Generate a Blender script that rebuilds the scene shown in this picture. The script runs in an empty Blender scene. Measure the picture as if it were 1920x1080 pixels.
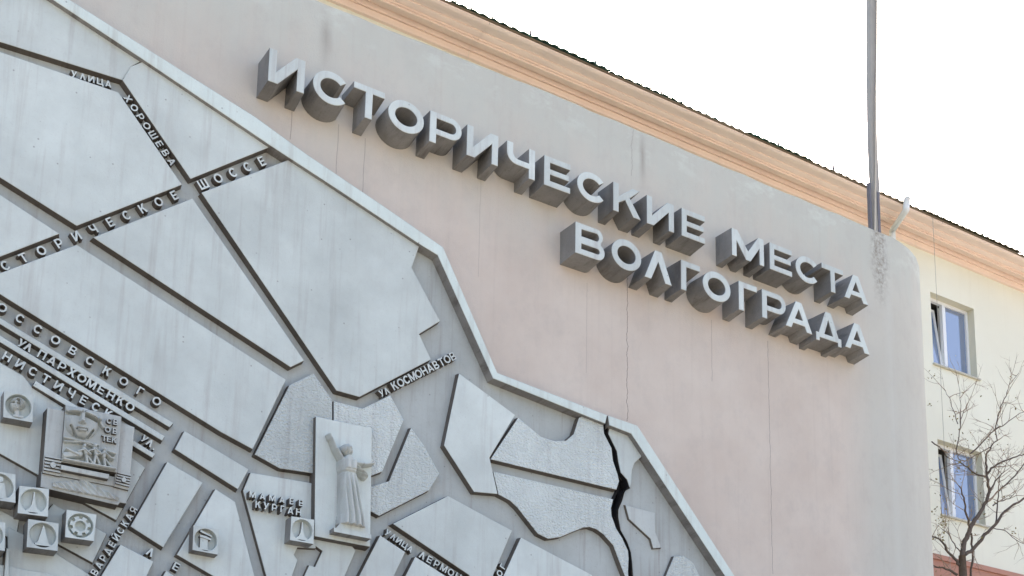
import bpy, math, random
from mathutils import Vector, Matrix
from mathutils.geometry import tessellate_polygon

S = bpy.context.scene
COL = S.collection

# ------------------------------------------------------------------ camera
EYE = 1.6
F_PX, PPX, PPY = 2305.063, 960.0, 1280.0          # lens measured from the photo (upper part of an upright frame)
PITCH, YAW, ROLL = -0.18920702, 0.53647132, 0.0194046
_cx, _sx, _cy, _sy, _cz, _sz = (math.cos(PITCH), math.sin(PITCH), math.cos(YAW), math.sin(YAW), math.cos(ROLL), math.sin(ROLL))
_Ry = Matrix(((_cy, 0, -_sy), (0, 1, 0), (_sy, 0, _cy)))
_Rx = Matrix(((1, 0, 0), (0, _cx, -_sx), (0, _sx, _cx)))
_Rz = Matrix(((_cz, -_sz, 0), (_sz, _cz, 0), (0, 0, 1)))
RC = _Rz @ _Rx @ _Ry
def _w(v): return Vector((v[0], v[2], -v[1]))
right, up, back = _w(RC[0]), -_w(RC[1]), -_w(RC[2])
cam_d = bpy.data.cameras.new('camera')
cam = bpy.data.objects.new('camera', cam_d); COL.objects.link(cam)
M = Matrix.Identity(4)
for i in range(3):
    M[i][0], M[i][1], M[i][2] = right[i], up[i], back[i]
M[2][3] = EYE
cam.matrix_world = M
cam_d.sensor_fit = 'HORIZONTAL'; cam_d.sensor_width = 36.0
cam_d.lens = F_PX / 1920 * 36.0
cam_d.shift_y = (PPY - 540.0) / 1920.0
cam_d.clip_start = 0.1; cam_d.clip_end = 3000
S.camera = cam

# ------------------------------------------------------------------ sky, sun, exposure
SUN_EL, SUN_AZ = math.radians(48), math.radians(38)   # azimuth from +Y, clockwise: behind the house, so the fronts stand in open shade
world = bpy.data.worlds.new('World'); S.world = world; world.use_nodes = True
nt = world.node_tree
sky = nt.nodes.new('ShaderNodeTexSky'); sky.sky_type = 'NISHITA'; sky.sun_disc = False
sky.sun_elevation = SUN_EL; sky.sun_rotation = SUN_AZ
sky.air_density = 0.8; sky.dust_density = 6.0; sky.ozone_density = 0.5; sky.altitude = 50
bg = nt.nodes['Background']; bg.inputs['Strength'].default_value = 0.13
nt.links.new(sky.outputs[0], bg.inputs[0])
sun_d = bpy.data.lights.new('sun', 'SUN'); sun_d.energy = 3.0; sun_d.angle = math.radians(0.6); sun_d.color = (1, 0.95, 0.88)
sun = bpy.data.objects.new('sun', sun_d); COL.objects.link(sun)
sd = Vector((math.sin(SUN_AZ) * math.cos(SUN_EL), math.cos(SUN_AZ) * math.cos(SUN_EL), math.sin(SUN_EL)))
sun.rotation_euler = (-sd).to_track_quat('-Z', 'Y').to_euler(); sun.location = sd * 60
S.view_settings.view_transform = 'Standard'; S.view_settings.look = 'None'
S.view_settings.exposure = 2.2; S.view_settings.gamma = 1.0

# ------------------------------------------------------------------ planes (metres in front of the camera, along the wall's normal)
WALL_Y = 13.0          # pink plaster
FLOOR_Y = 12.86        # floor of the map's grooves
BLD_Y = 15.6           # house front behind

def at(px, py, Y):
    """point of the plane y = Y that the photograph shows at pixel px, py"""
    d = RC.transposed() @ Vector(((px - PPX) / F_PX, (py - PPY) / F_PX, 1.0))
    k = Y / d.z
    return Vector((d.x * k, Y, EYE - d.y * k))

# ------------------------------------------------------------------ helpers
def tag(o, label=None, cat=None, group=None, kind=None):
    if label: o['label'] = label
    if cat: o['category'] = cat
    if group: o['group'] = group
    if kind: o['kind'] = kind
    return o
def thing(name, loc, label, cat, group=None):
    o = bpy.data.objects.new(name, None); COL.objects.link(o); o.location = loc
    o.empty_display_size = 0.2
    return tag(o, label, cat, group)
def link(o, parent=None):
    COL.objects.link(o)
    if parent is not None:
        o.parent = parent
        p = parent; L = Vector((0, 0, 0)); inv = Matrix.Identity(4)
        o.matrix_parent_inverse = WM[parent.name].inverted() if parent.name in WM else Matrix.Translation(parent.location).inverted()
    return o
WM = {}
def obj(name, verts, faces, mats, parent=None, mi=None, smooth=False):
    verts = [Vector(v) for v in verts]
    c = sum(verts, Vector()) / len(verts)
    me = bpy.data.meshes.new(name)
    me.from_pydata([v - c for v in verts], [], faces); me.update()
    if not isinstance(mats, (list, tuple)): mats = [mats]
    for m in mats: me.materials.append(m)
    if mi:
        for p, i in zip(me.polygons, mi): p.material_index = i
    if smooth:
        for p in me.polygons: p.use_smooth = True
    o = bpy.data.objects.new(name, me); o.location = c
    WM[o.name] = Matrix.Translation(c)
    link(o, parent)
    return o

class MB:
    """collects shapes of ONE part"""
    def __init__(s): s.v, s.f, s.m = [], [], []
    def add(s, verts, faces, mi=0):
        n = len(s.v); s.v += [Vector(v) for v in verts]
        s.f += [tuple(i + n for i in f) for f in faces]; s.m += [mi] * len(faces)
    def box(s, x0, x1, y0, y1, z0, z1, mi=0):
        s.add([(x, y, z) for x in (x0, x1) for y in (y0, y1) for z in (z0, z1)],
              [(0, 1, 3, 2), (4, 6, 7, 5), (0, 4, 5, 1), (2, 3, 7, 6), (0, 2, 6, 4), (1, 5, 7, 3)], mi)
    def tube(s, pts, rad, n=8, mi=0, cap=True):
        pts = [Vector(p) for p in pts]
        if not isinstance(rad, (list, tuple)): rad = [rad] * len(pts)
        vs, fs = [], []
        ref = Vector((0.31, 0.9, 0.2)).normalized()
        for i, p in enumerate(pts):
            t = (pts[min(i + 1, len(pts) - 1)] - pts[max(i - 1, 0)]).normalized()
            a = t.cross(ref)
            if a.length < 1e-3: a = t.cross(Vector((1, 0, 0)))
            a.normalize(); b = t.cross(a)
            for k in range(n):
                an = 2 * math.pi * k / n
                vs.append(p + (a * math.cos(an) + b * math.sin(an)) * rad[i])
        for i in range(len(pts) - 1):
            for k in range(n):
                fs.append((i * n + k, i * n + (k + 1) % n, (i + 1) * n + (k + 1) % n, (i + 1) * n + k))
        if cap:
            fs.append(tuple(range(n))); fs.append(tuple((len(pts) - 1) * n + k for k in reversed(range(n))))
        s.add(vs, fs, mi)
    def build(s, name, mats, parent=None, smooth=False):
        return obj(name, s.v, s.f, mats, parent, s.m, smooth)

def area2(P): return sum(P[i][0] * P[(i + 1) % len(P)][1] - P[(i + 1) % len(P)][0] * P[i][1] for i in range(len(P))) / 2
def ccw(P): return list(P) if area2(P) > 0 else list(reversed(P))
def offset(P, d):
    """move the outline outwards by d (P counter-clockwise), mitred"""
    n = len(P); out = []
    for i in range(n):
        a, b, c = Vector(P[i - 1]), Vector(P[i]), Vector(P[(i + 1) % n])
        e1 = (b - a); e2 = (c - b)
        if e1.length < 1e-9 or e2.length < 1e-9: out.append(b); continue
        e1.normalize(); e2.normalize()
        n1 = Vector((e1.y, -e1.x)); n2 = Vector((e2.y, -e2.x))
        m = n1 + n2
        if m.length < 1e-6: m = n1
        m.normalize(); k = max(0.5, m.dot(n1))
        out.append(b + m * (d / k))
    return out
def dense(P, step, closed=True):
    out = []
    n = len(P)
    for i in range(n if closed else n - 1):
        a, b = Vector(P[i]), Vector(P[(i + 1) % n])
        k = max(1, int((b - a).length / step))
        for j in range(k): out.append(a.lerp(b, j / k))
    if not closed: out.append(Vector(P[-1]))
    return out

# ------------------------------------------------------------------ procedural materials
class NT:
    def __init__(s, name):
        s.m = bpy.data.materials.new(name); s.m.use_nodes = True
        s.t = s.m.node_tree; s.b = s.t.nodes['Principled BSDF']
    def n(s, typ, **kw):
        nd = s.t.nodes.new(typ)
        for k, v in kw.items(): setattr(nd, k, v)
        return nd
    def l(s, a, b): s.t.links.new(a, b)
    def pos(s, scale=(1, 1, 1)):
        g = s.n('ShaderNodeNewGeometry'); mp = s.n('ShaderNodeMapping'); mp.inputs['Scale'].default_value = scale
        s.l(g.outputs['Position'], mp.inputs[0]); return mp.outputs[0]
    def noise(s, vec, scale, detail=4, rough=0.55):
        nd = s.n('ShaderNodeTexNoise'); nd.inputs['Scale'].default_value = scale
        nd.inputs['Detail'].default_value = detail; nd.inputs['Roughness'].default_value = rough
        s.l(vec, nd.inputs['Vector']); return nd.outputs['Fac']
    def ramp(s, fac, stops):
        nd = s.n('ShaderNodeValToRGB'); e = nd.color_ramp.elements
        while len(e) < len(stops): e.new(0.5)
        for q, (p, c) in zip(e, stops):
            q.position = p; q.color = (c, c, c, 1) if not isinstance(c, tuple) else c + (1,)
        s.l(fac, nd.inputs[0]); return nd.outputs[0]
    def mix(s, fac, a, b, mode='MIX'):
        nd = s.n('ShaderNodeMix', data_type='RGBA', blend_type=mode)
        for sock, v in ((nd.inputs[0], fac), (nd.inputs[6], a), (nd.inputs[7], b)):
            if isinstance(v, (int, float)): sock.default_value = v
            elif isinstance(v, tuple): sock.default_value = v + (1,)
            else: s.l(v, sock)
        return nd.outputs[2]
    def math(s, op, a, b=None, clamp=False):
        nd = s.n('ShaderNodeMath', operation=op, use_clamp=clamp)
        for sock, v in ((nd.inputs[0], a), (nd.inputs[1], b)):
            if v is None: continue
            if isinstance(v, (int, float)): sock.default_value = v
            else: s.l(v, sock)
        return nd.outputs[0]
    def bump(s, h, strength=0.3, dist=0.01):
        nd = s.n('ShaderNodeBump'); nd.inputs['Strength'].default_value = strength; nd.inputs['Distance'].default_value = dist
        s.l(h, nd.inputs['Height']); s.l(nd.outputs[0], s.b.inputs['Normal'])
    def out(s, col, rough=0.85, spec=0.25):
        if isinstance(col, tuple): s.b.inputs['Base Color'].default_value = col + (1,)
        else: s.l(col, s.b.inputs['Base Color'])
        s.b.inputs['Roughness'].default_value = rough
        s.b.inputs['Specular IOR Level'].default_value = spec
        return s.m

def concrete(name, col, var=0.06, grime=(0.25, 0.22, 0.19), gamount=0.35, rough_scale=0, bump=0.25, streak=True):
    t = NT(name); p = t.pos()
    c = t.mix(t.ramp(t.noise(p, 1.3, 6, 0.6), [(0.3, 0.0), (0.7, 1.0)]), tuple(x * (1 - var) for x in col), tuple(min(1, x * (1 + var)) for x in col))
    c = t.mix(t.math('MULTIPLY', t.ramp(t.noise(t.pos((1, 1, 0.8)), 4.2, 8, 0.7), [(0.46, 0.0), (0.72, 1.0)]), gamount * 0.55), c, tuple(0.5 * x + 0.5 * y for x, y in zip(col, grime)))
    c = t.mix(t.math('MULTIPLY', t.ramp(t.noise(t.pos((1, 1, 1)), 38, 5, 0.7), [(0.56, 0.0), (0.74, 1.0)]), gamount * 0.6), c, grime)
    if streak:
        st = t.noise(t.pos((6.5, 1, 0.35)), 1.6, 5, 0.65)
        c = t.mix(t.math('MULTIPLY', t.ramp(st, [(0.52, 0.0), (0.75, 1.0)]), gamount), c, grime)
    oi = t.n('ShaderNodeObjectInfo')
    k = t.math('ADD', t.math('MULTIPLY', oi.outputs['Random'], 0.16), 0.90)
    cr = t.n('ShaderNodeCombineColor'); [t.l(k, cr.inputs[i]) for i in range(3)]
    c = t.mix(1.0, c, cr.outputs[0], 'MULTIPLY')
    sp = t.n('ShaderNodeTexVoronoi'); sp.inputs['Scale'].default_value = 5.5; t.l(p, sp.inputs['Vector'])
    c = t.mix(t.math('MULTIPLY', t.ramp(sp.outputs['Distance'], [(0.035, 1.0), (0.07, 0.0)]), 0.5), c, (0.12, 0.11, 0.1))
    h = t.noise(p, 60, 6, 0.65)
    if rough_scale:
        r = t.noise(t.pos((1, 1, 1.5)), rough_scale, 3, 0.5)
        r = t.ramp(r, [(0.36, 0.0), (0.66, 1.0)])
        h = t.math('ADD', t.math('MULTIPLY', h, 0.15), r)
        t.bump(h, 0.8, 0.024)
    else:
        t.bump(h, bump, 0.008)
    return t.out(c, 0.8, 0.2)

M_PANEL = concrete('painted_map_concrete', (0.555, 0.608, 0.565), 0.12, (0.35, 0.33, 0.30), 0.42)
M_ROUGH = concrete('rough_map_concrete', (0.63, 0.685, 0.64), 0.09, (0.34, 0.33, 0.31), 0.4, rough_scale=27)
M_FRAME = concrete('painted_frame_concrete', (0.585, 0.66, 0.61), 0.09, (0.36, 0.34, 0.29), 0.45)
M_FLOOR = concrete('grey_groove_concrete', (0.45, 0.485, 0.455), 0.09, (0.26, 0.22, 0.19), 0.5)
M_SIDE = concrete('dark_side_concrete', (0.13, 0.118, 0.10), 0.15, (0.05, 0.04, 0.03), 0.5)  # side faces, much darker than the fronts
M_LSIDE = concrete('dark_letter_concrete', (0.245, 0.242, 0.225), 0.22, (0.085, 0.072, 0.06), 0.75)  # sides of big letters, border and emblems, darker than their faces
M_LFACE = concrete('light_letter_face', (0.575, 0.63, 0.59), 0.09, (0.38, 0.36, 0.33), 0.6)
M_RELIEF = concrete('cast_relief_concrete', (0.47, 0.50, 0.465), 0.10, (0.22, 0.19, 0.165), 0.6)
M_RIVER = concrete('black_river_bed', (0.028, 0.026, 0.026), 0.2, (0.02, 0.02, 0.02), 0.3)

def wall_material():
    t = NT('pink_plaster_wall'); p = t.pos()
    g = t.n('ShaderNodeNewGeometry'); sx = t.n('ShaderNodeSeparateXYZ'); t.l(g.outputs['Position'], sx.inputs[0])
    X, Z = sx.outputs[0], sx.outputs[2]
    pink = t.mix(t.ramp(t.noise(p, 0.9, 7, 0.62), [(0.3, 0.0), (0.72, 1.0)]), (0.55, 0.475, 0.398), (0.625, 0.562, 0.478))
    # grey weathering that has crept down from the coping; plus the right end's sky tint
    hgt = t.math('SUBTRACT', Z, 10.2)
    nz = t.math('MULTIPLY', t.math('SUBTRACT', t.noise(t.pos((2.2, 1, 0.5)), 1.1, 6, 0.6), 0.5), 2.6)
    gx = t.math('MULTIPLY', t.math('SUBTRACT', X, 13.6), 1.3, True)  # rounded end: its cooler sky light put into the colour as grey
    w = t.math('MAXIMUM', t.math('MULTIPLY', t.math('ADD', hgt, nz), 0.42, True), t.math('MULTIPLY', gx, 0.75))
    c = t.mix(t.math('MULTIPLY', w, 0.8), pink, (0.50, 0.525, 0.46))
    # rain streaks
    st = t.noise(t.pos((9, 1, 0.22)), 1.4, 5, 0.6)
    c = t.mix(t.math('MULTIPLY', t.ramp(st, [(0.55, 0.0), (0.85, 1.0)]), 0.22), c, (0.40, 0.34, 0.29))
    c = t.mix(t.math('MULTIPLY', t.ramp(t.noise(t.pos((1, 1, 0.7)), 3.4, 8, 0.72), [(0.50, 0.0), (0.72, 1.0)]), 0.28), c, (0.42, 0.385, 0.34))
    # pale lime bloom in ragged patches just under the coping
    lz = t.math('MULTIPLY', t.math('SUBTRACT', Z, 12.35), 2.2, True)
    c = t.mix(t.math('MULTIPLY', t.math('MULTIPLY', lz, t.ramp(t.noise(t.pos((1, 1, 1.6)), 1.7, 7, 0.68), [(0.52, 0.0), (0.62, 1.0)])), 0.55), c, (0.62, 0.66, 0.58))
    # two dark leak marks below the coping
    for x0, w0, z0, z1 in LEAKS:
        dx = t.math('ABSOLUTE', t.math('SUBTRACT', t.math('ADD', X, t.math('MULTIPLY', t.math('SUBTRACT', t.noise(p, 3, 3), 0.5), 0.06)), x0))
        a = t.math('SUBTRACT', 1.0, t.math('DIVIDE', dx, w0), True)
        b = t.math('MULTIPLY', t.math('MULTIPLY', t.math('SUBTRACT', Z, z0), 2.0, True), t.math('MULTIPLY', t.math('SUBTRACT', z1, Z), 2.5, True))
        c = t.mix(t.math('MULTIPLY', t.math('MULTIPLY', a, b), 0.55), c, (0.24, 0.20, 0.17))
    # hairline cracks
    for x0, z0, z1, amp, dark in CRACKS:
        wig = t.math('MULTIPLY', t.math('SUBTRACT', t.noise(t.pos((0, 0, 1)), 2.2, 6, 0.6), 0.5), amp)
        dx = t.math('ABSOLUTE', t.math('SUBTRACT', t.math('ADD', X, wig), x0))
        a = t.math('LESS_THAN', dx, 0.0055)
        b = t.math('MULTIPLY', t.math('GREATER_THAN', Z, z0), t.math('LESS_THAN', Z, z1))
        c = t.mix(t.math('MULTIPLY', t.math('MULTIPLY', a, b), dark), c, (0.16, 0.13, 0.11))
    # pale run-off trail and crumbled cement under the post
    pt0 = at(1650, 430, WALL_Y)
    dx = t.math('ABSOLUTE', t.math('SUBTRACT', t.math('ADD', X, t.math('MULTIPLY', t.math('SUBTRACT', t.noise(p, 4, 4), 0.5), 0.28)), pt0.x - 0.03))
    a = t.math('SUBTRACT', 1.0, t.math('MULTIPLY', dx, 3.6), True)
    b = t.math('MULTIPLY', t.math('SUBTRACT', Z, pt0.z - 1.6), 1.0, True)
    m1 = t.math('MULTIPLY', a, b)
    cem = t.mix(t.ramp(t.noise(p, 13, 6, 0.7), [(0.36, 0.0), (0.66, 1.0)]), (0.24, 0.21, 0.17), (0.60, 0.61, 0.54))
    c = t.mix(t.ramp(m1, [(0.10, 0.0), (0.6, 0.85)]), c, cem)
    dx2 = t.math('ABSOLUTE', t.math('SUBTRACT', t.math('ADD', X, t.math('MULTIPLY', t.math('SUBTRACT', t.noise(t.pos((1, 1, .6)), 1.5, 4), 0.5), 0.2)), pt0.x + 0.12))
    a2 = t.math('SUBTRACT', 1.0, t.math('MULTIPLY', dx2, 7.0), True)
    c = t.mix(t.math('MULTIPLY', a2, 0.22), c, (0.60, 0.62, 0.56))
    h = t.math('ADD', t.math('ADD', t.noise(p, 45, 6, 0.65), t.math('MULTIPLY', t.noise(t.pos((1, 1, 0.6)), 3, 5), 2.0)), t.math('MULTIPLY', m1, t.math('MULTIPLY', t.noise(p, 16, 5, 0.7), 4.0)))
    t.bump(h, 0.45, 0.012)
    return t.out(c, 0.9, 0.15)
def _x(px, py): return at(px, py, WALL_Y).x
def _z(px, py): return at(px, py, WALL_Y).z
LEAKS = [(_x(611, 80), 0.11, _z(611, 132), _z(611, 15)), (_x(1205, 330), 0.08, _z(1205, 360), _z(1190, 235))]
CRACKS = [(_x(1176, 700), _z(1176, 790), _z(1176, 520), 0.22, 0.75), (_x(1442, 760), _z(1443, 1075), _z(1442, 640), 0.10, 0.55),
          (_x(545, 250), _z(545, 262), _z(545, 190), 0.05, 0.45), (_x(632, 290), _z(632, 330), _z(632, 232), 0.05, 0.4), (_x(682, 320), _z(682, 380), _z(682, 258), 0.05, 0.4),
          (_x(1335, 690), _z(1335, 715), _z(1335, 600), 0.08, 0.4), (_x(1100, 620), _z(1100, 700), _z(1100, 530), 0.05, 0.25),
          (_x(1185, 215), _z(1185, 330), _z(1185, 225), 0.3, 0.35), (_x(900, 400), _z(900, 520), _z(900, 320), 0.05, 0.22)]
M_WALL = wall_material()

def plaster(name, col, dark, scale=0.7, am=0.5, bump=0.15):
    t = NT(name); p = t.pos()
    c = t.mix(t.math('MULTIPLY', t.ramp(t.noise(p, scale, 7, 0.6), [(0.35, 0.0), (0.75, 1.0)]), am), col, dark)
    st = t.noise(t.pos((7, 1, 0.3)), 1.2, 4)
    c = t.mix(t.math('MULTIPLY', t.ramp(st, [(0.58, 0.0), (0.8, 1.0)]), am * 0.6), c, dark)
    t.bump(t.noise(p, 40, 5), bump, 0.008)
    return t.out(c, 0.9, 0.15)
M_CREAM = plaster('cream_plaster', (0.81, 0.805, 0.66), (0.73, 0.71, 0.57), 0.5, 0.7)
M_PEACH = plaster('peach_cornice_plaster', (0.91, 0.76, 0.64), (0.84, 0.67, 0.56), 1.4, 0.6)
M_REVEAL = plaster('reveal_plaster', (0.72, 0.70, 0.55), (0.6, 0.58, 0.45))
def roof_material():
    t = NT('mossy_slate_sheets'); p = t.pos()
    c = t.mix(t.ramp(t.noise(t.pos((0.5, 0.5, 0.5)), 0.5, 3), [(0.42, 0.0), (0.55, 1.0)]), (0.16, 0.145, 0.09), (0.10, 0.20, 0.16))
    c = t.mix(t.ramp(t.noise(p, 12, 5), [(0.5, 0.0), (0.65, 0.6)]), c, (0.05, 0.06, 0.03))
    t.bump(t.noise(p, 30, 5), 0.4, 0.01)
    return t.out(c, 0.9, 0.1)
M_ROOF = roof_material()
def plain(name, col, rough=0.5, spec=0.4, metal=0, var=0.12, scale=9):
    t = NT(name); p = t.pos()
    c = t.mix(t.noise(p, scale, 5), tuple(x * (1 - var) for x in col), tuple(min(1, x * (1 + var)) for x in col))
    t.b.inputs['Metallic'].default_value = metal
    t.bump(t.noise(p, 50, 4), 0.08, 0.004)
    return t.out(c, rough, spec)
M_PVC = plain('white_plastic_frame', (0.80, 0.82, 0.80), 0.35, 0.5, 0, 0.03)
M_SILL = plain('dull_metal_sill', (0.50, 0.48, 0.38), 0.5, 0.4)
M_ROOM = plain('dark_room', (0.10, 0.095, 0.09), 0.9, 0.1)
M_PIPE = plain('white_painted_pipe', (0.72, 0.76, 0.74), 0.5, 0.4, 0, 0.1)
M_POST = plain('grey_weathered_post', (0.34, 0.325, 0.285), 0.6, 0.3, 0, 0.15, 5)
M_POSTD = plain('dark_steel_channel', (0.13, 0.125, 0.135), 0.55, 0.4, 0, 0.2)
M_POSTL = plain('pale_batten', (0.55, 0.50, 0.40), 0.7, 0.2)
M_CABLE = plain('thin_cable', (0.42, 0.40, 0.34), 0.7, 0.2)
def glass_material():
    t = NT('window_glass')
    t.b.inputs['Metallic'].default_value = 0.0
    t.b.inputs['IOR'].default_value = 1.75
    t.b.inputs['Coat Weight'].default_value = 1.0; t.b.inputs['Coat Roughness'].default_value = 0.02; t.b.inputs['Coat IOR'].default_value = 1.8
    t.bump(t.noise(t.pos(), 0.8, 2), 0.05, 0.02)
    return t.out((0.13, 0.19, 0.31), 0.04, 0.9)
M_GLASS = glass_material()
def bark_material():
    t = NT('bark'); p = t.pos()
    c = t.mix(t.noise(p, 14, 5), (0.075, 0.058, 0.045), (0.17, 0.135, 0.105))
    t.bump(t.noise(t.pos((4, 4, 1)), 25, 5), 0.5, 0.01)
    return t.out(c, 0.9, 0.1)
M_BARK = bark_material()
M_TWIG = plain('pale_twig_bark', (0.32, 0.25, 0.18), 0.9, 0.1)
M_LEAF = plain('withered_leaf', (0.24, 0.20, 0.07), 0.8, 0.2, 0, 0.3)
M_PAVE = plain('paving', (0.22, 0.20, 0.175), 0.9, 0.2, 0, 0.15, 2)

# ------------------------------------------------------------------ setting: the ground
g = MB(); g.add([(-400, -400, 0), (400, -400, 0), (400, 500, 0), (-400, 500, 0)], [(0, 1, 2, 3)])
tag(g.build('ground', M_PAVE), kind='structure')

# ------------------------------------------------------------------ the plastered wall with its rounded end
def build_wall():
    top = EYE + 0.8730 * WALL_Y
    R = 2.15; X1 = 14.84; X0 = -9.0
    prof = [(X0, WALL_Y), (X0 + 6, WALL_Y), (X1 - 8, WALL_Y), (X1, WALL_Y)]
    N = 20
    for k in range(1, N + 1):
        a = math.pi / 2 * k / N
        prof.append((X1 + R * math.sin(a), WALL_Y + R * (1 - math.cos(a))))
    prof.append((X1 + R, BLD_Y - 0.02))
    # small irregular wear of the top edge, chamfered
    rnd = random.Random(4)
    pts = dense([Vector(p) for p in prof], 0.22, False)
    n = len(pts); v = []; f = []; mi = []
    rows = [(0.0, 0.0), (0.0, None), (0.03, None), (0.30, None)]
    nz = [rnd.uniform(-0.012, 0.006) - 0.07 * max(0, min(1, (8.0 - p.x) / 3.2)) for p in pts]
    for i, p in enumerate(pts):
        t = (pts[min(i + 1, n - 1)] - pts[max(i - 1, 0)]).normalized(); nin = Vector((-t.y, t.x))
        v.append((p.x, p.y, -0.2)); v.append((p.x, p.y, top - 0.005 + nz[i]))
        q = p + nin * 0.012; v.append((q.x, q.y, top - 0.006 + nz[i]))
        q = p + nin * 0.32; v.append((q.x, q.y, top - 0.06 + nz[i])); v.append((q.x, q.y, -0.2))
    for i in range(n - 1):
        for k in range(4): f.append((i * 5 + k, (i + 1) * 5 + k, (i + 1) * 5 + k + 1, i * 5 + k + 1))
    f.append((0, 1, 2, 3, 4)); f.append(tuple((n - 1) * 5 + k for k in (4, 3, 2, 1, 0)))
    T = thing('memorial_wall', (4, WALL_Y, 0), 'tall pink plaster wall with rounded right end, carrying the map and letters', 'wall')
    w = obj('plaster_face', v, f, M_WALL, T)
    return T
build_wall()

# ------------------------------------------------------------------ block letters
def arc(cx, cy, rx, ry, a0, a1, n, p=2.0):
    out = []
    for k in range(n + 1):
        a = math.radians(a0 + (a1 - a0) * k / n); c, s_ = math.cos(a), math.sin(a)
        out.append((cx + rx * math.copysign(abs(c) ** (2 / p), c), cy + ry * math.copysign(abs(s_) ** (2 / p), s_)))
    return out
def glyph(ch, w, s):
    h = 0.5
    xl = lambda y: 1.15 * s + y * (w / 2 - 0.6 * s)
    ap = (w / 2 - 1.15 * s) / (w / 2 - 0.6 * s)
    if ch in 'ИЙ':
        g_ = [([(0, 0), (1.25 * s, 0), (w - s, .66), (w - s, 0), (w, 0), (w, 1), (w - 1.25 * s, 1), (s, .34), (s, 1), (0, 1)], [])]
        if ch == 'Й': g_.append(([(w * .28, 1.1), (w * .72, 1.1), (w * .72, 1.24), (w * .28, 1.24)], []))
        return g_
    if ch == 'С':
        return [(arc(w / 2, h, w / 2, h, 38, 322, 28) + arc(w / 2, h, w / 2 - s, h - s, 322, 38, 24), [])]
    if ch == 'О':
        return [(arc(w / 2, h, w / 2, h, 0, 360, 36)[:-1], [arc(w / 2, h, w / 2 - s, h - s, 0, 360, 30)[:-1]])]
    if ch == 'Т':
        return [([((w - s) / 2, 0), ((w + s) / 2, 0), ((w + s) / 2, 1 - s * .9), (w, 1 - s * .9), (w, 1), (0, 1), (0, 1 - s * .9), ((w - s) / 2, 1 - s * .9)], [])]
    if ch == 'Р':
        b = .30; r = (1 - b) / 2; q = r - s * .85
        return [([(0, 0), (s, 0), (s, b), (w - r, b)] + arc(w - r, b + r, r, r, -90, 90, 14)[1:] + [(0, 1)],
                 [[(s, b + s * .85), (w - r, b + s * .85)] + arc(w - r, b + r, q, q, -90, 90, 8)[1:] + [(s, 1 - s * .85)]])]
    if ch == 'Я':
        (o, hs), = glyph('Р', w, s)
        o = [(w - x, y) for x, y in o]; hs = [[(w - x, y) for x, y in hh] for hh in hs]
        return [(o, hs), ([(0, 0), (1.2 * s, 0), (w * .5 + .6 * s, .32), (w * .5 - .6 * s, .32)], [])]
    if ch == 'Ч':
        return [([(w - s, 0), (w, 0), (w, 1), (w - s, 1), (w - s, .50), (s + .22, .50)] + arc(s + .20, .70, .20, .20, 262, 180, 6) + [(s, 1), (0, 1), (0, .66)] + arc(.36, .66, .36, .35, 188, 262, 8) + [(w - s, .31)], [])]
    if ch == 'Е':
        m = w * .95
        return [([(0, 0), (w, 0), (w, s * .9), (s, s * .9), (s, h - s * .42), (m, h - s * .42), (m, h + s * .42), (s, h + s * .42), (s, 1 - s * .9), (w, 1 - s * .9), (w, 1), (0, 1)], [])]
    if ch == 'К':
        return [([(0, 0), (s, 0), (s, .34), (.43 * w, .50), (w - 1.35 * s, 0), (w, 0), (.60 * w, .63), (.97 * w, 1), (.97 * w - 1.35 * s, 1), (s, .56), (s, 1), (0, 1)], [])]
    if ch == 'М':
        return [([(0, 0), (.95 * s, 0), (.95 * s, .60), (w / 2 - .45 * s, 0), (w / 2 + .45 * s, 0), (w - .95 * s, .60), (w - .95 * s, 0), (w, 0), (w, 1), (w - 1.15 * s, 1), (w / 2, .34), (1.15 * s, 1), (0, 1)], [])]
    if ch == 'А':
        return [([(0, 0), (1.15 * s, 0), (xl(.19), .19), (w - xl(.19), .19), (w - 1.15 * s, 0), (w, 0), (w / 2 + .6 * s, 1), (w / 2 - .6 * s, 1)],
                 [[(xl(.37), .37), (w - xl(.37), .37), (w / 2, ap)]])]
    if ch == 'В':
        return [([(0, 0), (w - .27, 0)] + arc(w - .27, .27, .27, .27, -90, 62, 10)[1:] + arc(w - .31, .76, .24, .24, -40, 90, 9) + [(0, 1)],
                 [[(s, s * .85), (w - .27, s * .85)] + arc(w - .27, .27, .27 - s * .85, .27 - s * .85, -90, 90, 6)[1:] + [(s, .54 - s * .85)],
                  [(s, .46 + s * .62), (w - .31, .46 + s * .62)] + arc(w - .31, .72, .10, .72 - .46 - s * .62, -90, 90, 6)[1:] + [(s, 1 - s * .85)]])]
    if ch == 'Л':
        return [([(0, 0), (1.15 * s, 0), (w / 2, ap * .93), (w - 1.15 * s, 0), (w, 0), (w / 2 + .6 * s, 1), (w / 2 - .6 * s, 1)], [])]
    if ch == 'Г':
        return [([(0, 0), (s, 0), (s, 1 - s * .9), (w, 1 - s * .9), (w, 1), (0, 1)], [])]
    if ch == 'Д':
        k = .17
        return [([(0, -.13), (.75 * s, -.13), (.75 * s, 0), (w - .75 * s, 0), (w - .75 * s, -.13), (w, -.13), (w, k), (w * .89, k), (w / 2 + .6 * s, 1), (w / 2 - .6 * s, 1), (.11 * w, k), (0, k)],
                 [[(.11 * w + 1.2 * s, k), (.89 * w - 1.2 * s, k), (w / 2, .72)]])]
    if ch == 'Ш':
        return [([(0, 0), (w, 0), (w, 1), (w - s, 1), (w - s, s), (w / 2 + s / 2, s), (w / 2 + s / 2, 1), (w / 2 - s / 2, 1), (w / 2 - s / 2, s), (s, s), (s, 1), (0, 1)], [])]
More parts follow.
